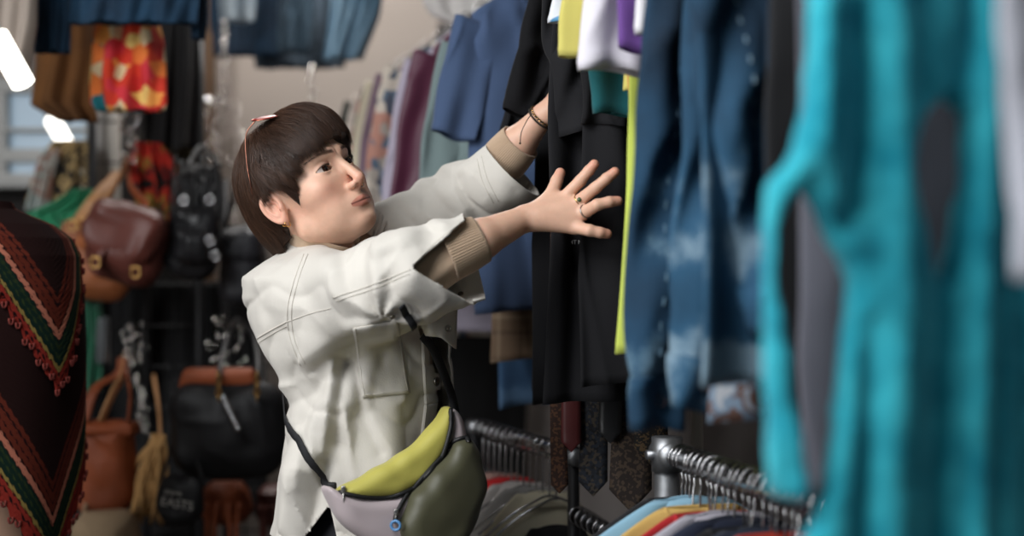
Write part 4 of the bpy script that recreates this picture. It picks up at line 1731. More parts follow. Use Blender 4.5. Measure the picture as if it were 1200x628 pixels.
def hanger(p, kind='upper'):
    """hook goes over the rail, arms inside the shoulders"""
    lab = {'upper': ('chrome wire hanger on the upper rail, holding up one of the garments there', 'wire hangers along the upper rail'),
           'lower': ('chrome wire hanger hooked over the lower front rail in a tight row', 'wire hangers crowded on the lower rail'),
           'rear': ('white topped hanger on the short rail behind the bag', 'hangers on the short rear rail')}[kind]
    h = thing('clothes_hanger', lab[0], 'hanger', p, RZ, lab[1])
    if kind != 'upper':
        if 'm2' not in _hcache:
            hp = hook_pts(0, .0225)
            hp = np.vstack([hp[:-1], [[0, 0, -.075], [0, 0, -.098]]])
            _hcache['m2'] = np_mesh('hook', *_tube(hp, .0021, 6))
            arm = smooth_path([(-.14, 0, -.175), (-.08, 0, -.130), (-.02, 0, -.100), (0, 0, -.096), (.02, 0, -.100), (.08, 0, -.130), (.14, 0, -.175)], 30)
            mb = MB().tube(arm, .0026, 6)
            _hcache['a2'] = np_mesh('arms', np.vstack(mb.V), np.vstack(mb.Q))
            for q_ in ('m2', 'a2'): _hcache[q_].materials.append(M_chrome)
        for nm_, q_ in (('hook', 'm2'), ('arms', 'a2')):
            link(bpy.data.objects.new(nm_, _hcache[q_]), h)
        return h
    if 'm' not in _hcache:
        hp = hook_pts(0, .0225)
        _hcache['m'] = np_mesh('hook', *_tube(hp, .0022, 6))
        arm = smooth_path([(-.15, 0, -.122), (-.10, 0, -.080), (-.02, 0, -.056), (0, 0, -.052), (.02, 0, -.056), (.10, 0, -.080), (.15, 0, -.122)], 30)
        bar = np.array([(-.15, 0, -.122), (0, 0, -.124), (.15, 0, -.122)])
        mb = MB().tube(arm, .0030, 6).tube(bar, .0026, 6)
        _hcache['a'] = np_mesh('arms', np.vstack(mb.V), np.vstack(mb.Q))
    o = bpy.data.objects.new('hook', _hcache['m']); link(o, h)
    if not _hcache['m'].materials: _hcache['m'].materials.append(M_chrome)
    o = bpy.data.objects.new('arms', _hcache['a']); link(o, h)
    if not _hcache['a'].materials: _hcache['a'].materials.append(M_chrome)
    return h


def _tube(pts, r, k=6):
    mb = MB().tube(pts, r, k)
    return np.vstack(mb.V), np.vstack(mb.Q)


C = srgb
# ---- far end of the upper rail, back to front
far = [
    (4.62, 'jacket', 'dark bottle green jacket, furthest back on the upper rail', fabric('bottle_green_wool', C(34, 44, 38)), dict(L=.78, W=.165, collar='band')),
    (4.45, 'blouse', 'off-white marbled blouse hung next to the dark green jacket', print_mat('marbled', [C(216, 208, 196), C(190, 180, 170), C(222, 214, 204)], 22, 'NOISE'), dict(L=.70, W=.165)),
    (4.30, 'blouse', 'black and red patterned blouse behind the cream shirt', print_mat('black_red', [C(26, 22, 24), C(160, 34, 30), C(26, 22, 24), C(190, 52, 40)], 9, 'NOISE', 2.), dict(L=.72, W=.165)),
    (4.14, 'shirt', 'cream shirt, the palest and broadest of the far garments', fabric('cream_cotton', C(216, 208, 182)), dict(L=.70, W=.185, collar='band')),
    (3.98, 'shirt', 'dusty mauve long sleeved shirt next to the cream one', fabric('mauve_cotton', C(120, 98, 112)), dict(L=.78, W=.185)),
    (3.83, 'shirt', 'shirt printed in small blue, cream and pink flowers', print_mat('flowery', [C(170, 160, 150), C(92, 108, 126), C(198, 188, 174), C(176, 128, 112), C(72, 78, 92)], 34), dict(L=.80, W=.19)),
    (3.69, 'shirt', 'pale lavender shirt between the flowered one and the burgundy one', fabric('lavender_cotton', C(178, 170, 186)), dict(L=.78, W=.165, collar='band')),
    (3.54, 'blouse', 'burgundy satin blouse between the lavender and the grey green shirts', fabric('burgundy_satin', C(86, 34, 58), .5), dict(L=.68, W=.175)),
    (3.40, 'shirt', 'grey green shirt just behind the slate blue one', fabric('grey_green_cotton', C(120, 138, 138)), dict(L=.66, W=.14, collar='band')),
]
for n_, (D, cat, lab, m_, kw) in enumerate(far):
    garment(cat, lab, cat, D, m_, seed=n_ + 11, sl=(kw['W'] + .055, .62), r0=.07, r1=.045, fold=.008, T=.018, sth=.014, crease=.004, **kw)
# ---- behind and below the blue shirt
garment('coat', 'floor length black coat behind everything at the far end of the upper rail', 'coat', 4.73, fabric('black_overcoat', C(15, 15, 17)), W=.27, L=1.45, seed=60, T=.02, sl=None, collar='band', xo=.17)
garment('jeans', 'mid blue jeans folded over a hanger, their legs showing below the slate blue shirt', 'jeans', 3.31, denim_mat('jeans_denim', C(26, 52, 82), C(50, 82, 116), C(90, 120, 150)), W=.085, L=.925, sh=.02, neck=.06, T=.020, seed=61, fold=.010, flare=.0, sl=None, collar=None, xo=.02)
garment('shirt', 'brown and beige checked shirt hem gathered under the slate blue shirt', 'shirt', 3.235, plaid_mat('brown_check', C(120, 98, 78), C(84, 66, 52), C(160, 140, 116)), W=.105, L=.815, sh=.06, neck=.05, T=.016, seed=62, fold=.012, flare=.0, sl=None, collar=None)
# ---- blue short sleeved shirt, back view
M_blue = fabric('washed_blue_cotton', C(66, 86, 120), bump=.12)
blue = garment('shirt', 'slate blue short sleeved shirt seen from the back with a yoke seam', 'shirt', 3.15, M_blue, W=.180, L=.705, sh=.055, neck=.07, T=.026, seed=5, fold=.017, flare=-.01,
               sl=(.212, .330), r0=.060, r1=.048, collar='band', k0=10.0, sth=.022, crease=.007)
# ---- black T-shirts
M_blk = [fabric('black_jersey_%s' % w_, c_, sheen=.03, spec=.25) for w_, c_ in (('washed', C(21, 21, 24)), ('deep', C(15, 15, 18)), ('faded', C(25, 25, 28)), ('matt', C(22, 22, 25)))]
BK = 'black T-shirts hung together on the upper rail'
BT = 'bright T-shirts bunched on the upper rail'
DN = 'denim jackets on the upper rail'


def tee(D, left, lab, m, hem, end, r1=.04, group=BK, name='t_shirt', **k):
    """left: pixel of the body's left side, hem: pixel row of the hem, end: pixel of the middle of the sleeve hem"""
    s_ = FPX / D; rx = 600 + rail(D)[0] * s_
    W = (rx - left) / s_ / WD[0]
    L = UP_Z - .050 - (EYE - (hem - 314) / s_)
    sl = None
    if end:
        sl = ((rx - end[0]) / s_ / WD[0], UP_Z - .050 - (EYE - (end[1] - 314) / s_))
    return garment(name, lab, k.pop('cat', 't-shirt'), D, m, W=W, L=L, sl=sl, r1=r1, group=group, **k)


tee(2.90, 634, 'black T-shirt directly in front of the slate blue shirt, lowest left sleeve', M_blk[0], 452, (602, 164), .036, seed=21, r0=.048, fold=.018, sth=.02, crease=.013)
tee(2.805, 630, 'black T-shirt whose left sleeve lies just above the far wrist', M_blk[1], 465, (609, 138), .036, seed=22, r0=.048, T=.016, fold=.014, sth=.016, crease=.012)
tee_c = tee(2.545, 643, 'black T-shirt with small white lettering behind the spread hand', M_blk[2], 463, (677, 160), .040, seed=23, r0=.050, T=.016, fold=.017, sth=.02, crease=.013, k0=13)
tee(2.455, 686, 'black T-shirt with a stitched hem beside the neon yellow top', M_blk[3], 444, (704, 150), .035, seed=24, r0=.065, T=.014, fold=.014, sth=.016, k0=15, crease=.012)
# ---- bright T-shirts in front of them
tee(2.345, 722, 'teal top with a gathered hem peeping out below the white sleeve', fabric('teal_jersey', C(10, 92, 98)), 128, (716, 138), .036, BT, seed=31, r0=.06, T=.012, fold=.005, sth=.012, crease=.007, k0=20)
tee(2.39, 720, 'pale blue and white T-shirt, its sleeve the topmost left of the stack', print_mat('sky_white', [C(96, 160, 206), C(220, 224, 230)], 5, 'NOISE', 4.), 90, (655, 36), .018, BT, seed=34, r0=.05, T=.012, fold=.004, sth=.010)
tee(2.29, 735, 'yellow T-shirt peeping out left of the broad white sleeve', fabric('lemon_jersey', C(206, 196, 104)), 100, (668, 72), .020, BT, seed=33, r0=.055, T=.012, fold=.004, sth=.010)
tee(2.245, 745, 'orange T-shirt with a white edged sleeve hem next to the denim', fabric('orange_jersey', C(214, 124, 66)), 110, (747, 120), .018, BT, seed=37, r0=.045, T=.010, fold=.004, sth=.010)
tee(2.205, 742, 'neon yellow sleeveless top with a long straight edge beside the denim', fabric('neon_jersey', C(198, 212, 92), sheen=.1), 402, None, group=BT, name='vest_top', cat='top', seed=32, T=.012, fold=.004, flare=.034, k0=14)
tee(2.15, 760, 'white T-shirt with a broad loose sleeve over the bright stack', fabric('white_jersey', C(222, 218, 226), var=.02), 80, (720, 90), .058, BT, seed=35, r0=.085, T=.012, fold=.005, sth=.020, crease=.005)
tee(2.09, 775, 'purple sleeved T-shirt between the two white ones', fabric('purple_jersey', C(104, 66, 140)), 80, (742, 66), .026, BT, seed=36, r0=.055, T=.010, fold=.004, sth=.010)
tee(2.045, 785, 'small white T-shirt sleeve nearest the denim jackets', fabric('bright_white_jersey', C(226, 224, 228), var=.02), 60, (754, 46), .017, BT, seed=38, r0=.045, T=.010, fold=.004, sth=.010)

# ---- denim jackets
M_dn = [denim_mat('indigo_denim', C(6, 32, 52), C(20, 62, 90), C(120, 152, 170)),
        denim_mat('mid_denim', C(8, 40, 62), C(34, 80, 110), C(160, 184, 196)),
        denim_mat('pale_denim', C(46, 84, 114), C(98, 136, 160), C(190, 204, 210))]
M_thr = mat('orange_thread', srgb(186, 150, 110), .8)
M_cop = mat('copper_button', srgb(170, 110, 80), .35, metal=.9)


def jacket_trim(t, W, L, ex, ez, r1, seed):
    """hem band, cuffs and buttons of a denim jacket, standing a little proud of the cloth"""
    pass


DJ = [(2.0, 800, 446, (758, 496), .034, M_dn[0], 'dark denim jacket beside the neon yellow top, longest cuff', 41),
      (1.90, 850, 430, (812, 474), .036, M_dn[1], 'mid blue denim jacket between the dark one and the broad hemmed one', 42),
      (1.77, 802, 438, (905, 380), .040, M_dn[1], 'denim jacket nearest the turquoise fleece, its broad pale hem band in view', 43)]
for (D, left, hem, end, r1, m_, lab, sd) in DJ:
    t = tee(D, left, lab, m_, hem, end, r1, DN, name='denim_jacket', cat='jacket', seed=sd, r0=.066, T=.016 if sd < 43 else .022, fold=.012 if sd < 43 else .019, flare=.0, sth=.020, crease=.009, k0=12, neck=.06, collar='band')
    # seams with worn pale ridges down the front of each sleeve
    for ch in list(t.children):
        if not ch.name.startswith('sleeve'): continue
        me = ch.data
        n = len(me.vertices); co = np.empty(n * 3, dtype=np.float32); me.vertices.foreach_get('co', co); co = co.reshape(-1, 48, 3)
        for k_ in (36,):
            pts = smooth_path(co[2:, k_, :].astype(float) + [0, -.0016, 0], 70)
            mb = MB()
            for q_ in range(0, len(pts) - 2, 3): mb.tube(pts[q_:q_ + 2], .0020, 4)
            me2 = np_mesh('stitching', np.vstack(mb.V), np.vstack(mb.Q)); attr_float(me2, np.full(len(me2.vertices), .7), 'wear')
            local('stitching', me2, m_, ch, 0)
        # cuff band and its button
        G = np.concatenate([co[-5:], co[-5:, :1]], 1).astype(float)
        cen = G.mean(axis=(0, 1)); G = cen + (G - cen) * np.array([1.05, 1.12, 1.0])
        mb = MB().grid(G); me3 = np_mesh('cuff', np.vstack(mb.V), np.vstack(mb.Q)); attr_float(me3, np.full(len(me3.vertices), .22), 'wear')
        cf = local('cuff', me3, m_, ch, .003)
        bp_ = G[2, 36]
        bm_ = MB().tube(np.array([bp_ + [0, -.004, 0], bp_ + [0, -.009, 0]]), .008, 14)
        local('button', np_mesh('button', np.vstack(bm_.V), np.vstack(bm_.Q)), M_cop, cf, 0)
tee(1.838, 830, 'pale shirt printed with faded brown flowers, its hem below the denim', print_mat('faded_flowers', [C(150, 160, 172), C(104, 76, 66), C(120, 140, 160), C(176, 180, 186)], 26, 'NOISE', 3.), 486, None, group=None, name='shirt', cat='shirt', seed=51, T=.010, fold=.006, k0=14)
tee(1.675, 897, 'black cloth added in place of the shade between the denim and the charcoal dress', fabric('gap_shade_cloth', C(17, 18, 22)), 500, None, group=None, name='coat', cat='coat', seed=53, T=.014, fold=.006, k0=9, flare=.02)  # coat shape added as a dark filler for the shaded gap
tee(1.57, 913, 'long charcoal grey garment between the denim and the turquoise fleece', fabric('charcoal_wool', C(92, 92, 102)), 566, None, group=None, name='wool_dress', cat='dress', seed=52, T=.016, fold=.008, k0=7, flare=-.01)


# ---- turquoise fleece
def plane_pt(px, py, D):
    """point of the plane of a garment hung at D, on the line of sight"""
    d = P(px, py, 1.0) - np.array([0, 0, EYE]); r0_ = rail(D, EYE)
    t = ((r0_ - [0, 0, EYE]) @ RD) / (d @ RD)
    return np.array([0, 0, EYE]) + d * t


def fleece(D, outline, holes, valleys, name, label, m, h=.0055, cat='fleece'):
    """thick soft panel garment: an outline in the plane of the hanger, padded to its real thickness, with hanging folds"""
    O_ = rail(D, EYE)
    def uv(px, py):
        w_ = plane_pt(px, py, D) - O_
        return np.array([w_ @ WD, w_[2]])
    poly = np.array([uv(*q) for q in smooth_closed(outline, 4)])
    hl = [np.array([uv(*q) for q in smooth_closed(q_, 4)]) for q_ in holes]
    vl = [([tuple(uv(*q)) for q in pts], w_ * D / FPX, a_) for pts, w_, a_ in valleys]
    def f(p):
        w_ = p - O_
        x = w_ @ WD; y = w_[:, 2]; n = w_ @ RD
        d2 = poly_sdf(x, y, poly)
        for q_ in hl: d2 = np.maximum(d2, -poly_sdf(x, y, q_))
        off = np.zeros(len(p))
        for pts, ww, a_ in vl:
            off += a_ * np.exp(-(seg2(x, y, pts) / ww) ** 2)
        off += .0025 * np.sin(x * 62 + 2.2 * vnoise(np.stack([x * 5, y * 2, x * 0], 1), 6)) + .003 * vnoise(p * 14, 5)
        r = .017
        q1 = np.maximum(d2 + r, 0); q2 = np.maximum(np.abs(n - off) - .003, 0)
        return (np.sqrt(q1 * q1 + q2 * q2) - r) * .8 + .0016 * vnoise(p * 60, 3)
    lo_ = np.array([O_ + WD * a_ + RD * c_ + [0, 0, b_] for a_ in (poly[:, 0].min(), poly[:, 0].max()) for b_ in (poly[:, 1].min(), poly[:, 1].max()) for c_ in (-.05, .05)])
    V, Q = surface_nets(f, lo_.min(0) - .02, lo_.max(0) + .02, h, B=8)
    t = thing(name, label, cat, rail(D, UP_Z) - [0, 0, .05])
    obj('body', np_mesh('fleece', V, Q), m, t)
    hanger(rail(D), 'upper')
    return t


def fleece_mat(name, c1, c2):
    def f(N, L, tc):
        n = N.new('ShaderNodeTexNoise'); n.inputs['Scale'].default_value = 22; n.inputs['Detail'].default_value = 6
        L.new(tc.outputs['Object'], n.inputs['Vector'])
        return ramp(N, L, n.outputs['Fac'], [(.32, c1), (.68, c2)])
    m = node_mat(name, f, .95, .9, 240)
    m.node_tree.nodes['Principled BSDF'].inputs['Sheen Weight'].default_value = .2
    return m


M_teal = fleece_mat('turquoise_fleece', C(0, 148, 170), C(56, 194, 210))
fleece(1.36, [(950, -150), (948, 0), (943, 80), (938, 140), (922, 188), (904, 218), (902, 300), (903, 400), (905, 500), (909, 570), (920, 586), (940, 586), (944, 566), (935, 520), (926, 460), (920, 400), (914, 340),
              (912, 280), (917, 246), (927, 226), (944, 232), (962, 262), (982, 300), (996, 335), (993, 375), (986, 425), (978, 485), (969, 545), (958, 600), (952, 655), (1120, 660), (1330, 655), (1340, 200), (1330, -150), (1130, -160)],
       [[(1108, 112), (1126, 140), (1124, 200), (1116, 270), (1103, 330), (1090, 310), (1074, 250), (1064, 200), (1070, 155), (1086, 128)]],
       [([(1000, 20), (1004, 90), (1000, 180), (985, 260)], 11, .012), ([(1096, 300), (1090, 420), (1084, 660)], 13, .009), ([(1130, -150), (1126, 60), (1112, 130)], 12, .006),
        ([(1035, -150), (1040, 150), (1045, 350), (1030, 650)], 22, -.012), ([(1148, -100), (1142, 200), (1135, 420), (1130, 650)], 17, -.012), ([(1192, -100), (1188, 300), (1195, 650)], 14, .010),
        ([(960, 10), (955, 120), (965, 230)], 14, -.008), ([(905, 215), (908, 400), (918, 590)], 12, .012), ([(1010, 380), (1000, 660)], 10, .008)],
       'fleece_jacket', 'bright turquoise fleece jacket, large and near at the end of the rail', M_teal)
tee(1.17, 1185, 'pale grey sweatshirt at the near end of the upper rail, past the turquoise fleece', fabric('pale_grey_jersey', C(176, 178, 188)), 420, (1205, 330), .030, group=None, name='sweatshirt', cat='sweatshirt', seed=55, T=.02, r0=.07)

# ---- white lettering on the black T-shirt
M_white = mat('white_print', srgb(220, 220, 222), .8)
mb_rows = ['IOCI', 'EMES', 'HRTI', 'WHIN', 'MHTH']
body_c = [c for c in tee_c.children if c.name.startswith('body')][0]


def text(txt, size, loc, rot, m, parent, ext=.0004, name='lettering', align='CENTER'):
    cu = bpy.data.curves.new(name, 'FONT'); cu.body = txt; cu.size = size; cu.extrude = ext
    cu.align_x = align; cu.align_y = 'CENTER'
    tmp = bpy.data.objects.new('tmp_text', cu)
    COL.objects.link(tmp)
    bpy.context.view_layer.update()
    me = bpy.data.meshes.new_from_object(tmp.evaluated_get(bpy.context.evaluated_depsgraph_get()))
    bpy.data.objects.remove(tmp); bpy.data.curves.remove(cu)
    me.name = name
    me.materials.clear(); me.materials.append(m)
    o = bpy.data.objects.new(name, me); link(o, parent)
    o.matrix_parent_inverse = world_of(parent).inverted() if parent else Matrix()
    o.location = V3(loc); o.rotation_euler = rot
    return o


dg_ = {}
vb = np.array([v.co[:] for v in body_c.data.vertices]); M4 = np.array(world_of(tee_c))
vb = vb @ M4[:3, :3].T + M4[:3, 3]
TCB = bvh_of(vb, np.array([list(p.vertices) for p in body_c.data.polygons]))
for cx in (675, 684):
    for r_i, py in enumerate((247, 254, 261, 268, 284)):
        h_ = hit(TCB, cx, py, .0042)
        if h_ is None: continue
        text(mb_rows[r_i][:2] if cx > 680 else mb_rows[r_i][1:4], .0105, h_, (math.radians(90), 0, RZ), M_white, body_c)

# ---- lower rail: hangers and the tops of its shirts
LR = 'shirts packed on the lower front rail'
low = [
    (2.285, 'black shirt at the far end of the lower front rail, mostly hidden', C(22, 22, 26), None),
    (2.255, 'pale sky blue shirt on the lower front rail, beside the yellow knit', C(140, 182, 204), 'band'),
    (2.215, 'mustard yellow ribbed knit on the lower front rail', C(206, 170, 96), None),
    (2.175, 'bright red shirt on the lower front rail next to the mustard knit', C(176, 28, 34), None),
    (2.135, 'pale lilac grey shirt with a black and white tag on the lower front rail', C(176, 172, 182), 'band'),
    (2.095, 'navy blue shirt with a turned collar on the lower front rail', C(26, 34, 56), 'band'),
    (2.05, 'black sweatshirt between the navy shirt and the orange red one', C(20, 20, 24), None),
    (2.005, 'dark slate jacket with a blue collar on the lower front rail', C(34, 42, 60), 'band'),
    (1.965, 'orange red T-shirt on the lower front rail', C(206, 62, 42), None),
    (1.92, 'charcoal T-shirt right of the orange red one on the lower rail', C(46, 46, 52), None),
    (1.875, 'royal blue T-shirt on the lower front rail', C(26, 60, 150), None),
    (1.83, 'off-white fleece top on the lower front rail', C(206, 200, 192), None),
    (1.785, 'dark brown shirt near the turquoise fleece on the lower rail', C(44, 36, 36), 'band'),
    (1.74, 'crimson pink shirt on the lower rail under the turquoise fleece', C(190, 30, 60), None),
    (1.69, 'black shirt nearest the front on the lower rail', C(18, 18, 20), None),
]
for n_, (D, lab, c_, col_) in enumerate(low):
    zo_ = [-.0, .004, -.01, -.02, -.012, -.016, -.03, -.02, -.022, -.03, -.02, -.008, -.02, -.012, -.02][n_] * .5 - .012 + .022 * n_ / 14
    garment('shirt' if 'shirt' in lab and 'T-shirt' not in lab and 'sweat' not in lab else 't_shirt' if 'T-shirt' in lab else 'sweatshirt' if 'sweat' in lab or 'fleece' in lab else 'knit_top' if 'knit' in lab else 'jacket', lab, 'shirt', D,
            fabric('lower_cloth', c_), W=.20, L=.62, sh=.075, neck=.06, T=.009, seed=70 + n_, fold=.0025, sl=(.235, .5), r0=.06, r1=.045, sth=.007, crease=.001, at=lrail(D) , zo=zo_, collar=col_ or 'ring', group=LR, hang='lower')
for k_ in range(13):
    D = (low[k_][0] + low[k_ + 1][0]) / 2
    hanger(lrail(D) , 'lower').rotation_euler = (0, .10 * math.sin(k_ * 2.3), RZ + .35 * math.sin(k_ * 1.7))
# tag
tg = lrail(2.115) + WD * -.105 + np.array([0, 0, -.128])
tag_o = thing('price_tag', 'black and white printed tag hanging at the collar of the lilac grey shirt', 'tag', tg)
Rz = np.array([WD, -RD * 1.0, [0, 0, 1.]]).T
rt = np.array([[math.cos(.35), 0, math.sin(.35)], [0, 1, 0], [-math.sin(.35), 0, math.cos(.35)]])
MB().box(tg, (.040, .0015, .066), rot=Rz @ rt).build('card', mat('black_card', srgb(18, 18, 20), .5), tag_o, smooth=False)
o = MB().box(tg + WD * .012 - RD * .0015 - np.array([0, 0, .008]), (.024, .0012, .040), rot=Rz @ rt).build('white_label', mat('white_card', srgb(225, 225, 225), .6), tag_o, smooth=False)
text('KOI', .017, tg - WD * .009 - RD * .0022 + np.array([0, 0, .010]), (math.radians(90), .35 + math.radians(80), RZ), M_white, tag_o)

# ---- ties hanging behind the black T-shirts
TG = 'ties hanging behind the black T-shirts'
th_ = thing('tie_hanger', 'chrome multi bar hanger carrying the ties on the upper rail', 'hanger', rail(2.605), RZ)


def tie_mat(name, a, b, s=60):
    return print_mat(name, [a, a, b], s)


def tie(cx, tip, w, lab, m, D, top=20, tm=None):
    """pointed tie, its blade ending at pixel row tip"""
    s_ = FPX / D
    X0, zt = (cx - 600) / s_, EYE - (tip - 314) / s_
    wm = w / s_ / 2
    ztop = UP_Z - .07
    t = thing('tie', lab, 'tie', (X0, D, ztop), 0, TG)
    def blade(name, z0, zz, wtop, wbot, pt, yy, mm, xo=0):
        n = 40; G = []
        for v in np.linspace(0, 1, n):
            z = z0 + (zz + pt - z0) * v
            wv = wtop + (wbot - wtop) * v
            y = D + yy + .003 * math.sin(v * 9 + cx)
            G.append([[X0 + xo + u * wv + .004 * math.sin(v * 5 + cx), y - .002 * (1 - u * u), z] for u in (-1, -.5, 0, .5, 1)])
        for v in np.linspace(.1, 1, 8):
            wv = wbot * (1 - v)
            G.append([[X0 + xo + u * wv + .004 * math.sin(5 + cx), D + yy - .002 + .003 * math.sin(9 + cx), zz + pt * (1 - v)] for u in (-1, -.5, 0, .5, 1)])
        o = MB().grid(np.array(G)).build(name, mm, t)
        solidify(o, .0028)
        return o
    blade('front_blade', ztop, zt, wm * .45, wm, wm * 1.05, 0, m)
    blade('tail_blade', ztop, zt + .12, wm * .4, wm * .5, wm * .5, .0075, tm or m)
    # the bar it is folded over
    return t


ties = [
    (655, 578, 20, 'narrow brown spotted tie, leftmost of the ties, its tip lowest on the left', tie_mat('brown_spot', C(56, 36, 29), C(96, 64, 44), 240), 2.612),
    (672, 530, 24, 'dark red tie with a plain blade, short and half hidden', fabric('dark_red_silk', C(86, 26, 26), .5), 2.600),
    (696, 582, 34, 'slate blue and brown checked tie with a black tip', print_mat('slate_check', [C(34, 38, 46), C(26, 26, 30), C(70, 62, 54), C(38, 44, 54)], 200), 2.612),
    (714, 520, 28, 'plain black tie between the checked one and the brown flowered one', fabric('black_silk', C(18, 18, 20), .45), 2.590),
    (740, 600, 50, 'wide brown flowered tie with a grey brown square tip, lowest of all', tie_mat('brown_flower', C(40, 31, 27), C(74, 60, 48), 220), 2.604),
    (762, 545, 40, 'black tie with fine gold dots at the right of the ties', tie_mat('gold_dot', C(20, 18, 16), C(84, 66, 42), 320), 2.588)]
for a in ties:
    tie(*a)
bar = [rail(2.612)[0] - .25, 2.6, UP_Z - .068]
mbx = MB().tube(np.array([[P(640, 0, 2.6)[0], 2.6, UP_Z - .068], [P(780, 0, 2.6)[0], 2.6, UP_Z - .068]]), .004, 8)
mbx.build('bar', M_chrome, th_)
MB().tube(np.array([rail(2.6, UP_Z + .0)] + [[rail(2.6)[0], 2.6, UP_Z - .068]]), .003, 6).build('hook', M_chrome, th_)

# ---- short rear rack, lower down behind the bag
rr1 = P(556, 490.5, 3.36); rr2 = P(672, 527, 2.83); rr1[2] = rr2[2] = EYE - .376
rd2 = (rr2 - rr1) / np.linalg.norm(rr2 - rr1)
rear = thing('garment_rail', 'short low steel garment rail standing behind the belt bag', 'clothes rack', (rr2[0], rr2[1], 0))
MB().tube(np.array([rr1, rr2]), .014, 12).build('rail', M_chrome, rear)
for q_ in (rr1, rr2):
    MB().tube(np.array([[q_[0], q_[1], 0], q_ + [0, 0, .02]]), .012, 12).build('post', M_dark, rear)
    MB().box([q_[0], q_[1], .01], (.22, .10, .02), bev=.005).build('foot', M_dark, rear)
    MB().tube(np.array([q_ - rd2 * .02, q_ + rd2 * .02]), .018, 12).build('clamp', M_galv, rear)
pl_ = [P(674, 603, 2.83), P(752, 646, 2.52)]
MB().tube(np.array(pl_), .013, 12).build('lower_bar', M_chrome, rear)
mbq = MB()
for t_ in np.linspace(.04, .8, 9):
    cq = pl_[0] * (1 - t_) + pl_[1] * t_; thq = np.linspace(0, 2 * np.pi, 17)[:-1]
    mbq.tube(cq + np.cos(thq)[:, None] * WD * .0165 + np.sin(thq)[:, None] * np.array([0, 0, .0165]), .003, 5, closed=True)
oq = mbq.build('rings', M_chrome, rear); oq['kind'] = 'stuff'
RG = 'shirts on the short rear rail'
rear_g = [('dark charcoal shirt at the back of the short rear rail', C(40, 40, 44)), ('dusty pink and grey shirt on the short rear rail', C(168, 130, 120)), ('bright red T-shirt on the short rear rail, beside the bag', C(196, 30, 32)),
          ('off-white shirt next to the red one on the short rear rail', C(206, 200, 196)), ('grey white shirt on the short rear rail', C(170, 168, 166)), ('cream linen shirt on the short rear rail, its shoulder long and pale', C(222, 214, 188)),
          ('black coat at the front of the short rear rail', C(16, 17, 20))]
for n_, (lab, c_) in enumerate(rear_g):
    q_ = rr1 + (rr2 - rr1) * (.10 + .125 * n_)
    garment('shirt' if 'coat' not in lab else 'coat', lab, 'shirt' if 'coat' not in lab else 'coat', 0, fabric('rear_cloth', c_), W=(.205, .205, .20, .195, .185, .175, .135)[n_], L=.60, sh=.115, neck=.055, T=.016, seed=90 + n_, fold=.006, sl=(.235, .48), r0=.07, r1=.055, sth=.016, crease=.003,
            at=q_, zo=-.045 - (.06 if n_ == 6 else 0), collar='band', group=RG, hang='rear')
for k_ in range(6):
    hanger(rr1 + (rr2 - rr1) * (.1625 + .125 * k_), 'rear')
# ================================================================== ROOM
def wall_quad(name, a, b, z0, z1, m, th=.08, back=(0, 1, 0)):
    a = np.array([a[0], a[1], 0.]); b = np.array([b[0], b[1], 0.])
    bk = np.array(back, float) * th
    v = []
    for z in (z0, z1):
        for q in (a, b, b + bk, a + bk):
            v.append(q + [0, 0, z])
    me = bpy.data.meshes.new(name)
    me.from_pydata([tuple(x) for x in v], [], [(0, 1, 2, 3), (7, 6, 5, 4), (0, 4, 5, 1), (1, 5, 6, 2), (2, 6, 7, 3), (3, 7, 4, 0)])
    o = obj(name, me, m)
    o['kind'] = 'structure'
    return o


M_wall = mat('warm_grey_plaster', srgb(168, 158, 150), .9, var=.07, vscale=1.6, bump=.25, bscale=60)
M_wdark = mat('dark_panel', srgb(30, 27, 26), .85, var=.15, vscale=3, bump=.2, bscale=50)
M_wgrey = mat('rough_grey_plaster', srgb(122, 116, 113), .95, var=.12, vscale=4, bump=.8, bscale=90)
M_floor = mat('concrete_floor', srgb(62, 58, 54), .7, var=.15, vscale=3, bump=.2, bscale=30)
M_ceil = mat('ceiling_paint', srgb(70, 68, 66), .9)
XR = 1.8
wall_quad('wall_back', (-1.16, 5.35), (1.0, 5.35), 0, 3.0, M_wall)
# wall on the right runs beside the rack
ra = rail(.0, 0) + WD * .52; rb = rail(5.6, 0) + WD * .52
wall_quad('wall_right', ra, rb, 0, 3.0, M_wgrey, back=tuple(WD))
YP = 4.75
X_w1 = P(108, 0, YP)[0]; X_w0 = P(-330, 0, YP)[0]
ZW0 = P(0, 214, YP)[2]; ZW1 = P(0, 98, YP)[2]
wall_quad('wall_left', (X_w1, YP), (P(238, 0, YP)[0], YP), 0, 3.0, M_wdark)
wall_quad('wall_left', (-3.6, YP), (X_w1, YP), 0, ZW0, M_wdark)
M_wtop = mat('grey_beige_wall', srgb(120, 112, 106), .9, var=.05)
wall_quad('wall_left', (-3.6, YP), (X_w1, YP), ZW1, 3.0, M_wtop)
wall_quad('wall_left', (-3.6, YP), (X_w0, YP), ZW0, ZW1, M_wdark)
wall_quad('wall_side', (-3.6, -.6), (-3.6, YP), 0, 3.0, M_wall, back=(-1, 0, 0))
wall_quad('wall_return', (P(236, 0, YP)[0], YP), (P(236, 0, YP)[0], 5.35), 0, 3.0, M_wall, back=(-1, 0, 0), th=.03)
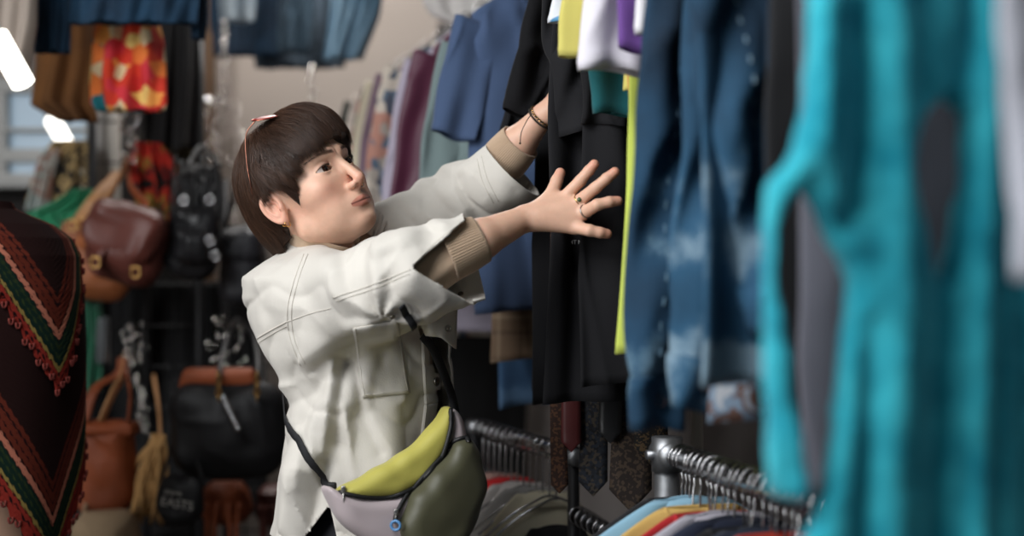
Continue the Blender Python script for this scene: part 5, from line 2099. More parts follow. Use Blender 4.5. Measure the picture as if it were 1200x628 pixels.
for nm, z0, z1, m_ in (('floor', -.05, 0, M_floor), ('ceiling', 3.0, 3.06, M_ceil)):
    me = bpy.data.meshes.new(nm)
    x0, x1, y0, y1 = -3.7, 2.2, (-.6 if nm == 'floor' else 1.4), 5.5
    v = [(x, y, z) for z in (z0, z1) for x, y in ((x0, y0), (x1, y0), (x1, y1), (x0, y1))]
    me.from_pydata(v, [], [(3, 2, 1, 0), (4, 5, 6, 7), (0, 1, 5, 4), (1, 2, 6, 5), (2, 3, 7, 6), (3, 0, 4, 7)])
    obj(nm, me, m_)['kind'] = 'structure'
# window far left
win = bpy.data.objects.new('window_1', None); link(win); win['kind'] = 'structure'
win.location = V3(((X_w0 + X_w1) / 2, YP, ZW0))
M_pane = mat('daylit_frosted_pane', srgb(120, 140, 155), .3, emit=(srgb(150, 170, 186), .42))
M_wf = mat('window_frame_paint', srgb(150, 150, 148), .5)
xa, xb = X_w0, X_w1
MB().box(((xa + xb) / 2, YP + .05, (ZW0 + ZW1) / 2), (xb - xa, .006, ZW1 - ZW0)).build('pane', M_pane, win, smooth=False)
mb = MB()
for zz, h_ in ((P(0, 182, YP)[2], .045), (P(0, 100, YP)[2], .05), (P(0, 212, YP)[2], .05), (P(0, 152, YP)[2], .014)):
    mb.box(((xa + xb) / 2, YP + .02, zz), (xb - xa, .05, h_), bev=.004)
for xx in np.linspace(xa, xb, 5):
    mb.box((xx, YP + .02, (ZW0 + ZW1) / 2), (.045, .048, ZW1 - ZW0), bev=.004)
mb.build('window_frame', M_wf, win)
MB().box((xa + (xb - xa) / 2, YP - .06, ZW0 - .01), (xb - xa + .1, .14, .03), bev=.005).build('window_sill', M_wf, win)

# timber post at the edge of the partition, pipe rail
post = MB().box((P(243, 0, 4.70)[0], 4.70, 1.5), (.045, .05, 3.0), bev=.004).build('timber_post', mat('timber', srgb(104, 78, 56), .8, var=.2, vscale=12), None)
tag(post, 'brown timber post where the dark partition meets the grey wall', 'post')

# fluorescent tubes, hung at a slant
M_tube = mat('lit_tube', (1, 1, 1), .4, emit=((1.0, .96, .86), 3.2))
for (a, b, r_, lab) in (((-4, 42, 3.12), (27, 98, 3.10), .026, 'bright lamp tube at the far left, the larger and nearer of the two'), ((62, 142, 4.6), (77, 168, 4.5), .024, 'small bright lamp tube in front of the far left window')):
    pa, pb = P(*a), P(*b)
    t = thing('ceiling_lamp', lab, 'lamp', pa)
    MB().tube(smooth_path([pa, pb], 8), r_, 16).build('tube', M_tube, t)
    d_ = (pb - pa) / np.linalg.norm(pb - pa)
    for u_, v_ in ((pa - d_ * .03, pa),):
        MB().tube(np.array([u_, v_]), r_ * .7, 16).build('end_cap', M_wf, t)
    MB().tube(np.array([pa, [pa[0], pa[1], 3.0]]), .003, 6).build('cable', M_dark, t)

# ================================================================== BAG DISPLAY
grid_y = 4.18
gs = thing('display_stand', 'black steel grid stand that the handbags hang on', 'display stand', (P(150, 0, grid_y)[0], grid_y, 0))
gx0, gx1 = P(108, 0, grid_y)[0], P(234, 0, grid_y)[0]
for x in np.linspace(gx0, gx1, 3):
    MB().tube(np.array([[x, grid_y, 0], [x, grid_y, 2.25]]), .014, 10).build('upright', M_dark, gs)
    MB().box((x, grid_y, .012), (.07, .5, .024), bev=.004).build('foot', M_dark, gs)
mb = MB()
for z in np.arange(.25, 2.25, .12):
    mb.tube(np.array([[gx0, grid_y, z], [gx1, grid_y, z]]), .003, 5)
for x in np.arange(gx0, gx1, .12):
    mb.tube(np.array([[x, grid_y - .004, .25], [x, grid_y - .004, 2.24]]), .003, 5)
mb.build('grid_panel', M_dark, gs)


gs2 = thing('display_stand', 'lower black steel grid stand behind the large matt black handbag', 'display stand', (P(290, 0, grid_y)[0], grid_y, 0))
hx0, hx1 = P(264, 0, grid_y)[0], P(335, 0, grid_y)[0]
for x in (hx0, hx1):
    MB().tube(np.array([[x, grid_y, 0], [x, grid_y, 1.64]]), .010, 10).build('upright', M_dark, gs2)
    MB().box((x, grid_y, .012), (.07, .5, .024), bev=.004).build('foot', M_dark, gs2)
mb = MB()
for zz_ in np.arange(.25, 1.62, .12):
    mb.tube(np.array([[hx0, grid_y, zz_], [hx1, grid_y, zz_]]), .003, 5)
for xx_ in np.arange(hx0, hx1, .06): mb.tube(np.array([[xx_, grid_y - .004, .25], [xx_, grid_y - .004, 1.6]]), .003, 5)
mb.build('grid_panel', M_dark, gs2)


def leather(name, c, rough=.45, **k):
    return mat(name, c, rough + .08, bump=.35, bscale=160, var=.3, vscale=9, spec=.4, **k)


L_red = leather('oxblood_leather', srgb(92, 48, 40), .38)
L_tan = leather('tan_leather', srgb(142, 82, 46), .5)
L_cog = leather('cognac_leather', srgb(134, 66, 34), .55)
L_blk = leather('black_leather', srgb(24, 24, 26), .32)
L_blk2 = leather('soft_black_leather', srgb(20, 20, 22), .5)
L_gry = leather('charcoal_leather', srgb(44, 44, 48), .45)
L_str = mat('strap_leather', srgb(176, 128, 84), .6)
L_raf = mat('raffia', srgb(196, 152, 96), .8, bump=.3, bscale=300)
M_cream = mat('cream_canvas', srgb(170, 146, 116), .85, bump=.2)
M_brass = mat('brass', srgb(190, 150, 90), .3, metal=1)


def soft_box(c, w_, h, d, m, name, parent, rot=0.0, taper=.12, sag=.02, seed=0, puff=.25, n=26):
    """a stuffed leather body: rounded, wider at the base, dented"""
    V, Q = rbox((w_, d, h), min(d * .48, w_ * .3, h * .3), 6)
    # resample: subdivide big flats
    u = V / np.array([w_ / 2, d / 2, h / 2])
    V = V.copy()
    V[:, 0] *= 1 - taper * (u[:, 2] + 1) / 2
    me = np_mesh(name, V, Q)
    bm = bmesh.new(); bm.from_mesh(me)
    bmesh.ops.subdivide_edges(bm, edges=[e for e in bm.edges if e.calc_length() > .03], cuts=9, use_grid_fill=True)
    bmesh.ops.remove_doubles(bm, verts=bm.verts, dist=1e-5)
    for v in bm.verts:
        p = v.co
        e = 1 - min(1, (abs(p.x) / (w_ / 2)) ** 2.2)
        g = 1 - min(1, (abs(p.z) / (h / 2)) ** 2.2)
        p.y *= .72 + puff * 1.6 * e * g
    pts = np.array([v.co[:] for v in bm.verts])
    dn = vnoise(pts * 11, seed) * .016 + vnoise(pts * 26, seed + 2) * .006 - .008 * (1 - np.abs(vnoise(pts * 15, seed + 4))) ** 5
    for v, q in zip(bm.verts, dn):
        v.co.y += q; v.co.x += q * .6
        v.co.z -= sag * (1 - (v.co.x / (w_ / 2)) ** 2) * (v.co.z < 0)
    bm.to_mesh(me); bm.free()
    me.polygons.foreach_set('use_smooth', np.ones(len(me.polygons), dtype=bool))
    o = bpy.data.objects.new(name, me); link(o, parent)
    me.materials.append(m)
    o.matrix_parent_inverse = world_of(parent).inverted()
    o.location = V3(c); o.rotation_euler = (0, rot, 0)
    return o


def handle(pts, r, m, parent, name='handle', flat=None, n=26):
    return MB().tube(smooth_path(pts, n), r, 8, flat=flat).build(name, m, parent)


def rect(x0, y0, x1, y1, D):
    a = P(x0, y0, D); b = P(x1, y1, D)
    return (a + b) / 2, b[0] - a[0], a[2] - b[2]


def buckle(c, parent, w_=.022, m=None):
    t = np.linspace(0, 2 * np.pi, 17)[:-1]
    pts = np.stack([c[0] + np.sign(np.cos(t)) * np.abs(np.cos(t)) ** .4 * w_ / 2, np.full(16, c[1]), c[2] + np.sign(np.sin(t)) * np.abs(np.sin(t)) ** .4 * w_ * .6], 1)
    return MB().tube(pts, .0025, 6, closed=True).build('buckle', m or M_brass, parent)


# 1 oxblood satchel, flap and tongue
D = 3.75
c, w_, h = rect(104, 238, 198, 333, D)
b = thing('satchel', 'reddish brown leather satchel with a rounded flap, hanging from tan straps', 'bag', c)
soft_box(c, w_, h, .13, L_red, 'bag_body', b, rot=.30, seed=1, sag=.0)
soft_box(c + np.array([.004, -.035, .035]), w_ * .96, h * .62, .09, L_red, 'flap', b, rot=.30, seed=2, sag=.03, taper=.05)
soft_box(c + np.array([-.055, -.095, -.045]), .024, .075, .018, L_red, 'tongue', b, rot=.30, seed=3, sag=0)
buckle(c + np.array([-.056, -.112, -.05]), b); buckle(c + np.array([.045, -.105, -.075]), b)
top = P(150, 188, 4.1)
handle([c + [-.08, 0, .08], P(136, 214, 3.85), top], .008, L_str, b, 'strap', (1.6, .5))
handle([c + [.05, 0, .10], P(153, 218, 3.85), top], .008, L_cog, b, 'strap', (1.6, .5))
# 2 tan bag behind
D = 3.95
c, w_, h = rect(74, 262, 160, 344, D)
b = thing('shoulder_bag', 'wide tan leather shoulder bag behind the reddish satchel', 'bag', c)
soft_box(c, w_, h, .10, L_tan, 'bag_body', b, rot=.22, seed=4)
soft_box(c + np.array([.0, -.03, .06]), w_ * .98, h * .35, .085, L_tan, 'flap', b, rot=.22, seed=5, sag=.015)
buckle(P(84, 264, D - .09), b); buckle(P(96, 262, D - .09), b)
handle([c + [-.07, 0, .09], P(112, 232, 3.95), P(140, 203, 4.1)], .008, L_str, b, 'strap', (2.2, .5))
# 3 black handbag
D = 3.8
c, w_, h = rect(198, 238, 260, 320, D)
b = thing('handbag', 'glossy black leather handbag with ring hardware, upper row', 'bag', c)
soft_box(c, w_, h, .12, L_blk, 'bag_body', b, rot=.1, seed=6)
soft_box(c + np.array([.0, -.04, -.02]), w_ * .8, h * .5, .08, L_blk, 'front_pocket', b, rot=.1, seed=7, sag=.01)
handle([c + [-.05, 0, .08], P(216, 205, 3.9), P(225, 192, 4.1), P(238, 208, 3.9), c + [.05, 0, .08]], .006, L_blk, b)
for (x, y) in ((246, 234), (246, 282), (215, 235), (252, 300)):
    hoop(P(x, y, D - .09), .011, (0, 1, 0), 'ring', M_chrome, b, .0024)
# 4 charcoal bag
D = 3.95
c, w_, h = rect(258, 264, 312, 350, D)
b = thing('handbag', 'charcoal grey leather bag hanging just behind the shoulder of the stone jacket', 'bag', c)
soft_box(c, w_, h, .12, L_gry, 'bag_body', b, seed=8)
soft_box(c + np.array([0, -.03, .05]), w_ * .97, h * .4, .09, L_gry, 'flap', b, seed=9)
handle([c + [-.05, 0, .09], P(275, 225, 4.0), P(285, 205, 4.12), P(296, 225, 4.0), c + [.05, 0, .09]], .006, L_blk, b)
# 11 shaggy black bag with fringe above
D = 3.85
c, w_, h = rect(212, 188, 262, 245, D)
b = thing('fringed_bag', 'black bag with a fringe of leather strings above the glossy handbag', 'bag', c)
soft_box(c, w_, h * .8, .09, L_blk2, 'bag_body', b, seed=12)
mb = MB(); rf = random.Random(3)
for k in range(46):
    x = c[0] + rf.uniform(-.5, .5) * w_ * 1.1; y = c[1] - .05 - rf.random() * .02
    l = rf.uniform(.08, .20)
    mb.tube(smooth_path([[x, y, c[2] + rf.uniform(-.02, .08)], [x + rf.uniform(-.02, .02), y - .01, c[2] - l * .5], [x + rf.uniform(-.03, .03), y, c[2] - l]], 6), .0032, 4)
mb.build('fringe', L_blk, b)
handle([c + [-.04, 0, .05], P(236, 172, 4.0), c + [.05, 0, .05]], .006, L_blk, b)
# 5 cognac tote
D = 3.6
c, w_, h = rect(88, 491, 161, 592, D)
b = thing('tote_bag', 'cognac brown leather tote with tall thin handles, lower left', 'bag', c)
soft_box(c, w_, h, .11, L_cog, 'bag_body', b, seed=14, sag=.03, taper=-.02, puff=.15)
soft_box(c + np.array([0, -.012, h * .40]), w_ * 1.01, .035, .10, L_cog, 'top_band', b, seed=15, sag=0, taper=0)
handle([P(98, 494, D - .04), P(112, 455, D), P(140, 437, 3.75), P(143, 420, 4.1)], .0075, L_cog, b, 'handle', (1.8, .5))
handle([P(118, 494, D - .05), P(132, 462, D), P(143, 440, 3.75), P(146, 418, 4.1)], .0075, L_str, b, 'handle', (1.8, .5))
handle([P(150, 496, D - .05), P(153, 465, D), P(149, 440, 3.75), P(147, 420, 4.1)], .0075, L_cog, b, 'handle', (1.8, .5))
# 6 large black handbag with brown lining
D = 3.6
c, w_, h = rect(201, 446, 338, 553, D)
b = thing('handbag', 'large matt black leather handbag with a brown top edge and a hanging charm, lower row', 'bag', c)
soft_box(c, w_, h, .14, L_blk2, 'bag_body', b, seed=16, sag=.02, taper=.02, puff=.12)
c2, w2, h2 = rect(213, 431, 306, 456, D + .02)
soft_box(c2, w2, h2, .09, L_cog, 'lining', b, seed=17, sag=0, taper=.1)
for (xa_, xb_) in ((256, 262), (300, 300)):
    handle([P(xa_, 462, D - .10), P(xa_ + 2, 430, D - .03), P(268 if xa_ < 280 else 296, 392, D + .15), P(278, 374, 4.1)], .0065, L_blk, b)
for xx in (256, 301):
    ch_ = [P(xx, y, D - .105) for y in np.linspace(440, 466, 5)]
    mb = MB()
    for k, q_ in enumerate(ch_):
        th = np.linspace(0, 2 * np.pi, 13)[:-1]
        ax_ = np.array([1., 0, 0]) if k % 2 else np.array([0, 1., 0])
        mb.tube(q_ + np.cos(th)[:, None] * ax_ * .006 + np.sin(th)[:, None] * np.array([0, 0, .010]), .0022, 5, closed=True)
    mb.build('chain', M_brass, b)
mb = MB()
for k in range(9):
    q_ = P(262 + 2.1 * k, 467 + 4.4 * k, D - .12)
    mb.grid(ball(q_, .0085, 6))
mb.build('charm', M_chrome, b)
# 7 pouch with lettering
D = 3.5
c, w_, h = rect(186, 556, 242, 606, D)
b = thing('pouch', 'small black pouch with faded white lettering, below the large black handbag', 'bag', c)
soft_box(c, w_, h, .07, L_blk2, 'bag_body', b, seed=18, rot=.08)
handle([c + [-.05, 0, .04], P(200, 520, 3.6), P(205, 440, 4.1), P(225, 520, 3.6), c + [.05, 0, .04]], .004, L_blk, b, 'strap')
text('EASTS', .030, c + np.array([.0, -.060, -.010]), (math.radians(90), math.radians(10), 0), mat('faded_print', srgb(170, 166, 160), .8), b)
text('store', .020, c + np.array([-.01, -.058, .018]), (math.radians(90), math.radians(10), 0), bpy.data.materials['faded_print'], b)
# 8 small brown bags at the bottom
for (x0, y0, x1, y1, D, m_, lab, sd) in ((238, 556, 296, 640, 3.8, L_cog, 'brown leather bag with long tassels under the large black handbag', 20), (304, 560, 340, 640, 3.9, L_red, 'dark reddish bag between the brown tasselled bag and the stone jacket', 22)):
    c, w_, h = rect(x0, y0, x1, y1, D)
    b = thing('bucket_bag', lab, 'bag', c)
    soft_box(c + [0, .0, .03], w_, h * .5, .10, m_, 'bag_body', b, seed=sd)
    mb = MB()
    for k in range(4):
        x = c[0] + (k - 1.5) * w_ * .22
        mb.tube(smooth_path([[x, D - .07, c[2] + .03], [x + .006 * (-1) ** k, D - .075, c[2] - .04], [x, D - .07, c[2] - .12]], 8), .007, 6)
    mb.build('tassels', m_, b)
    handle([c + [-w_ * .4, 0, .1], [c[0], 4.0, c[2] + .24], [c[0] + .01, 4.17, c[2] + .30], c + [w_ * .4, 0, .1]], .005, L_blk, b)
# 9 raffia tassels bag
D = 3.6
c, w_, h = rect(150, 512, 204, 612, D)
b = thing('raffia_tassel', 'long straw coloured raffia tassel hanging between the tote and the black handbag', 'tassel', P(188, 508, D))
mb = MB(); rf = random.Random(8)
for k in range(60):
    a = P(186 + rf.uniform(-8, 8), 512 + rf.uniform(-4, 4), D + rf.uniform(-.02, .02))
    e = P(150 + rf.random() * 42, 575 + rf.random() * 40, D + rf.uniform(-.04, .03))
    mid = (a + e) / 2 + np.array([rf.uniform(-.02, .02), -.02, rf.uniform(0, .02)])
    mb.tube(smooth_path([a, mid, e], 8), rf.uniform(.0025, .0055), 4)
mb.build('strands', L_raf, b)
handle([P(188, 512, D), P(186, 480, D + .1), P(180, 440, 4.1)], .005, L_str, b, 'cord')
# 10 cream bag at the bottom
D = 3.5
c, w_, h = rect(86, 598, 166, 660, D)
b = thing('canvas_bag', 'cream canvas bag at the very bottom left, under the tote', 'bag', c)
soft_box(c, w_, h, .12, M_cream, 'bag_body', b, seed=25, rot=-.06)
handle([c + [-.06, 0, .05], P(110, 560, 3.7), P(140, 520, 4.1)], .005, M_cream, b, 'strap')


# ---- draped cloths and clothes of the left corner
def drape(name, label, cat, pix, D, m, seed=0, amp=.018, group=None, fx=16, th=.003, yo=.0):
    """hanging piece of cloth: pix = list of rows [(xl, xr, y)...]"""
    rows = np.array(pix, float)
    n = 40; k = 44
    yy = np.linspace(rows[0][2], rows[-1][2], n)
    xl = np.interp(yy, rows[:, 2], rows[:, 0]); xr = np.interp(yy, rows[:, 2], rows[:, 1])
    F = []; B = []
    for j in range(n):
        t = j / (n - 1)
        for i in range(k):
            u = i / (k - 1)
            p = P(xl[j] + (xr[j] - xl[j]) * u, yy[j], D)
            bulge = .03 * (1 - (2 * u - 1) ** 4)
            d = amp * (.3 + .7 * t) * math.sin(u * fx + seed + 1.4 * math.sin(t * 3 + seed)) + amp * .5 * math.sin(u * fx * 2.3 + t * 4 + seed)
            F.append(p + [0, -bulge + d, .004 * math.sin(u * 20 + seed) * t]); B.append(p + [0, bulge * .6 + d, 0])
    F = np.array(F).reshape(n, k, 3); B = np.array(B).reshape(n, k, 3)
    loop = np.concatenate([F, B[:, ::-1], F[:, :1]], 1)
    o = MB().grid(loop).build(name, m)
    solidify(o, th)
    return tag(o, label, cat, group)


drape('scarf', 'bright emerald green cloth draped between the poncho and the satchel', 'cloth', [(88, 112, 222), (62, 118, 238), (28, 116, 252), (60, 112, 268), (88, 110, 282)], 4.02, fabric('emerald_cloth', srgb(16, 118, 78), .6), 2)
drape('scarf', 'black scarf with gold and cream flowers, above the green cloth', 'scarf', [(64, 108, 165), (50, 112, 180), (34, 116, 215), (26, 114, 240)], 4.32, print_mat('gold_floral', [srgb(20, 18, 16), srgb(20, 18, 16), srgb(168, 142, 96), srgb(60, 48, 34), srgb(176, 168, 150)], 13, 'NOISE', 1.), 3)
drape('scarf', 'white and pastel printed scarf at the window edge', 'scarf', [(52, 70, 176), (40, 62, 205), (30, 56, 246)], 4.26, print_mat('pastel', [srgb(190, 190, 184), srgb(160, 120, 104), srgb(170, 180, 176), srgb(120, 130, 124)], 12, 'NOISE', 5.), 5)
drape('scarf', 'red, black and yellow patterned scarf behind the bag straps', 'scarf', [(160, 190, 168), (150, 206, 190), (154, 216, 225), (170, 212, 262)], 4.06, print_mat('red_pattern', [srgb(150, 26, 22), srgb(24, 18, 18), srgb(186, 44, 30), srgb(150, 120, 50), srgb(30, 20, 18)], 11, 'NOISE', 7.), 7)
drape('dress', 'dark brown and black patterned dress behind the scarf', 'dress', [(175, 215, 140), (160, 232, 165), (160, 236, 260)], 4.34, print_mat('olive_dark', [srgb(22, 20, 16), srgb(66, 56, 30), srgb(22, 18, 16)], 8, 'NOISE', 9.), 8)
drape('dress', 'shiny emerald green dress hanging low behind the poncho fringe', 'dress', [(96, 118, 352), (92, 124, 400), (90, 120, 458)], 4.0, fabric('green_satin', srgb(8, 84, 58), .35), 9, .012)
drape('shirt', 'grey silver shirt strip beside the low green dress', 'shirt', [(116, 128, 372), (115, 128, 425)], 4.0, fabric('silver_grey', srgb(84, 88, 90), .5), 4, .006)
sh = drape('shorts', 'bright shorts with an orange, red, yellow and teal print hung below the denim', 'shorts', [(110, 184, 22), (106, 190, 50), (104, 196, 95), (108, 199, 122), (116, 196, 130)], 3.55,
           print_mat('tropical', [srgb(206, 52, 30), srgb(226, 120, 52), srgb(214, 60, 30), srgb(226, 190, 110), srgb(206, 48, 60), srgb(20, 110, 120), srgb(214, 190, 150), srgb(206, 48, 60), srgb(228, 150, 70), srgb(196, 40, 36)], 26), 1, .02, fx=11)
drape('leather_jacket', 'brown suede jacket hanging left of the bright shorts', 'jacket', [(44, 110, 20), (40, 112, 60), (34, 112, 122), (70, 116, 142)], 3.85, leather('brown_suede', srgb(98, 62, 28), .8), 6, .02, fx=9)
drape('coat', 'long black coat hanging in the dark behind the bright shorts', 'coat', [(178, 232, 14), (170, 236, 90), (168, 236, 175)], 4.1, fabric('black_wool', srgb(16, 15, 16)), 11, .02)
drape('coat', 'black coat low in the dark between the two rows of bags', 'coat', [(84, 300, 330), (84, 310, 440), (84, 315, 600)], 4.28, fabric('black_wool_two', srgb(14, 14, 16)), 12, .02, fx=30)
drape('denim_jacket', 'dark navy denim jacket sleeve at the upper left, above the brown suede', 'jacket', [(44, 84, -40), (40, 84, 20), (41, 82, 62)], 3.45, M_dn[0], 13, .008)
drape('denim_jacket', 'dark blue denim jacket hem across the upper left, above the bright shorts', 'jacket', [(84, 236, -50), (82, 236, -8), (80, 232, 28)], 3.42, M_dn[0], 14, .012, fx=22)
drape('denim_jacket', 'narrow dark denim sleeve ending right of the jacket hem, above the timber post', 'jacket', [(222, 244, -40), (224, 243, 30), (226, 240, 46)], 3.50, M_dn[0], 15, .006)
drape('blazer', 'pale taupe blazer sleeve in the top left corner', 'jacket', [(-20, 46, -50), (-20, 44, 30), (-10, 36, 78), (14, 32, 96)], 3.3, fabric('taupe_cloth', srgb(150, 138, 128)), 16, .012, fx=9)
# back wall denim
M_dn.append(denim_mat('grey_denim', C(34, 44, 54), C(66, 82, 96), C(176, 188, 196)))
for (pix, m_, lab, sd, D) in (
        ([(238, 330, -50), (238, 332, 20), (240, 334, 66)], M_dn[0], 'dark blue denim jacket on the back wall, leftmost of the row', 17, 4.70),
        ([(254, 300, -50), (256, 300, 4), (258, 298, 26)], denim_mat('bleached_denim', C(120, 134, 144), C(170, 180, 186), C(206, 210, 212)), 'short bleached denim sleeve in front of the dark jacket on the back wall', 18, 4.55),
        ([(284, 400, -50), (290, 402, 20), (300, 404, 80)], M_dn[3], 'grey blue denim jacket with a low hem on the back wall, middle of the row', 19, 4.80),
        ([(325, 372, -50), (326, 368, 20), (325, 366, 62)], denim_mat('streaky_denim', C(30, 48, 62), C(84, 108, 124), C(190, 200, 206)), 'streaked denim sleeve with a pale cuff on the back wall', 20, 4.6),
        ([(392, 456, -50), (386, 444, 20), (379, 424, 70)], denim_mat('light_wash_denim', C(70, 104, 128), C(118, 148, 168), C(206, 212, 214)), 'light washed denim sleeve at the right end of the denim row', 21, 4.5)):
    drape('denim_jacket', lab, 'jacket', pix, D, m_, sd, .014, fx=12)
lp = [P(-60, -52, 4.65), P(470, -52, 4.65)]
o = MB().tube(np.array(lp), .012, 10).build('hanging_rail', M_chrome)
tag(o, 'thin chrome rail near the ceiling with the denim row on it', 'rail')
o = MB().tube(np.array([P(160, 117, 4.45), P(262, 118, 4.45)]), .011, 10).build('wall_rail', M_chrome)
tag(o, 'short chrome wall rail behind the bright shorts', 'rail')
for (D_, x0_, x1_, y_, lab) in ((3.44, -60, 250, -56, 'chrome rail above the left corner carrying the navy denim jackets'), (3.88, 30, 245, -56, 'chrome rail above the left corner carrying the brown suede jacket')):
    a_, b_ = P(x0_, y_, D_), P(x1_, y_, D_)
    o = MB().tube(np.array([a_, b_]), .011, 10).tube(np.array([a_, [a_[0], a_[1], 3.0]]), .008, 8).tube(np.array([b_, [b_[0], b_[1], 3.0]]), .008, 8).build('hanging_rail', M_chrome)
    tag(o, lab, 'rail')
for (x_, y_, D_, lab) in ((150, 24, 3.55, 'wire clip hanger holding up the bright printed shorts'), (76, 22, 3.85, 'wire clip hanger holding up the brown suede jacket')):
    o = MB().tube(smooth_path([P(x_ - 30, y_, D_), P(x_, y_ - 14, D_), P(x_ + 30, y_, D_)], 12), .002, 5).tube(np.array([P(x_, y_ - 14, D_), P(x_, -58, D_)]), .002, 5).build('clothes_hanger', M_chrome)
    tag(o, lab, 'hanger')
# pale vertical pipes near the window
for (x, r_, c_, lab) in ((817, .012, srgb(176, 170, 160), 'thin whitish pipe standing behind the lower front rail'), (117, .018, srgb(150, 146, 142), 'pale grey pipe under the bright shorts, the left one'), (133, .022, srgb(170, 164, 156), 'thicker whitish pipe under the bright shorts, the right one')):
    q = P(x, 0, 4.42 if x < 500 else 2.72)
    o = MB().tube(np.array([[q[0], q[1], 0], [q[0], q[1], 2.95]]), r_, 12).build('standing_pipe', mat('pipe_paint', c_, .4))
    tag(o, lab, 'pipe')
# white garment and shelf at the top centre
drape('shirt', 'white garment hem hanging at the top, left of the slate blue shirt', 'shirt', [(490, 612, -50), (496, 604, 4), (506, 600, 18), (530, 596, 28)], 3.9, fabric('white_cloth', srgb(206, 202, 198)), 23, .012, fx=11)
o = MB().box(P(545, 40, 4.9), (.19, .08, .07), bev=.006).box(P(537, 56, 4.9), (.05, .05, .16), bev=.005).box((P(534, 0, 5.0)[0], 5.0, 1.5), (.035, .035, 3.0), bev=.004).build('shelf_bracket', mat('bracket_metal', srgb(56, 50, 48), .5))
tag(o, 'dark metal shelf bracket on a post behind the end of the upper rail', 'bracket')

# ---- strings of silver sequins and hanger clusters
rs = random.Random(21)
M_bead = mat('silver_sequin', srgb(235, 232, 226), .06, metal=1)


def bead_string(x0, y0, x1, y1, D, n, lab, spread=0, group='strings of silver sequins'):
    a, b_ = P(x0, y0, D), P(x1, y1, D)
    t = thing('sequin_string', lab, 'sequin string', a, 0, None)
    MB().tube(np.array([a, b_]), .0012, 4).build('thread', M_bead, t)
    mb = MB()
    n = int(n * 1.4)
    for k in range(n):
        q_ = a + (b_ - a) * ((k + rs.random() * .6) / n) + np.array([rs.uniform(-1, 1) * spread, rs.uniform(-1, 1) * spread, 0])
        n_ = np.array([rs.uniform(-1, 1), -1, rs.uniform(-.6, 1)]); n_ /= np.linalg.norm(n_)
        mb.grid(ball(q_, rs.uniform(.003, .0062), 7))
    o = mb.build('sequins', M_bead, t)
    o['kind'] = 'stuff'
    return t


bead_string(262, 24, 264, 130, 4.5, 34, 'long silver sequin string hanging below the bleached denim sleeve', .012)
bead_string(364, 76, 367, 122, 4.5, 16, 'short silver sequin string hanging below the middle denim jacket', .010)
bead_string(270, 118, 256, 190, 4.3, 26, 'loose silver sequin string against the wall just left of the hair', .045)
bead_string(246, 110, 244, 205, 4.35, 22, 'silver sequin string beside the timber post', .030)
bead_string(283, 150, 272, 270, 4.3, 22, 'silver sequin string falling behind the back of the head', .030)
bead_string(152, 120, 148, 196, 4.0, 24, 'silver ring and chain cluster above the tan bag straps', .035)
bead_string(158, 380, 152, 440, 4.0, 22, 'silver chain cluster above the cognac tote', .035)
bead_string(262, 372, 268, 440, 4.0, 26, 'silver chain cluster above the large black handbag', .05)
bead_string(160, 440, 172, 512, 3.9, 18, 'dull silver chain between the tote and the raffia', .014)
hk = MB().tube(smooth_path([P(150, 118, 4.1), P(158, 126, 4.05), P(164, 134, 4.0), P(160, 146, 4.0), P(154, 150, 4.0)], 16), .006, 8).build('steel_hook', M_chrome)
tag(hk, 'curved steel hook above the silver ring cluster', 'hook')

# ================================================================== PONCHO ON A TAILOR'S DUMMY
PD = 2.85
pc = np.array([P(-30, 0, PD)[0], PD, 0])
zt = P(0, 238, PD)[2]
ys = np.array([236, 246, 253, 264, 280, 300, 340, 400, 450, 520, 640, 760.])
rr_ = np.array([40, 46, 62, 88, 108, 119, 127, 129, 128, 126, 127, 130.]) / FPX * PD
zs = np.array([P(0, y, PD)[2] for y in ys])
a0 = math.radians(62)


def prad(z):
    return np.interp(-z, -zs, rr_)


def stripe_mat():
    def f(N, L, tc):
        at = N.new('ShaderNodeAttribute'); at.attribute_name = 's'
        br = C(28, 13, 12); rb = C(80, 32, 22); pk = C(150, 92, 74); gr = C(14, 30, 24); ye = C(116, 98, 52); rd = C(112, 34, 27); dk = C(30, 12, 12)
        # stitch texture breaks each stripe into little knots
        sep = N.new('ShaderNodeAttribute'); sep.attribute_name = 'knit'
        a = N.new('ShaderNodeMath'); a.operation = 'MULTIPLY_ADD'
        L.new(sep.outputs['Fac'], a.inputs[0]); a.inputs[1].default_value = .006; L.new(at.outputs['Fac'], a.inputs[2])
        st = [(0, br), (.105, rb), (.120, dk), (.128, rb), (.146, dk), (.150, rb), (.166, dk), (.172, pk), (.190, dk), (.193, gr), (.203, C(34, 44, 24)), (.208, gr), (.222, C(40, 50, 26)), (.226, gr), (.243, ye), (.252, dk), (.256, rd), (.268, dk), (.272, rd), (.30, dk)]
        mr = N.new('ShaderNodeMath'); mr.operation = 'MULTIPLY'; mr.inputs[1].default_value = 2.5
        L.new(a.outputs[0], mr.inputs[0])
        return ramp(N, L, mr.outputs[0], [(p * 2.5, c_) for p, c_ in st], 'CONSTANT')
    m = node_mat('striped_crochet', f, 1.0, .4, 500)
    m.node_tree.nodes['Principled BSDF'].inputs['Specular IOR Level'].default_value = .1
    return m


M_pon = stripe_mat()


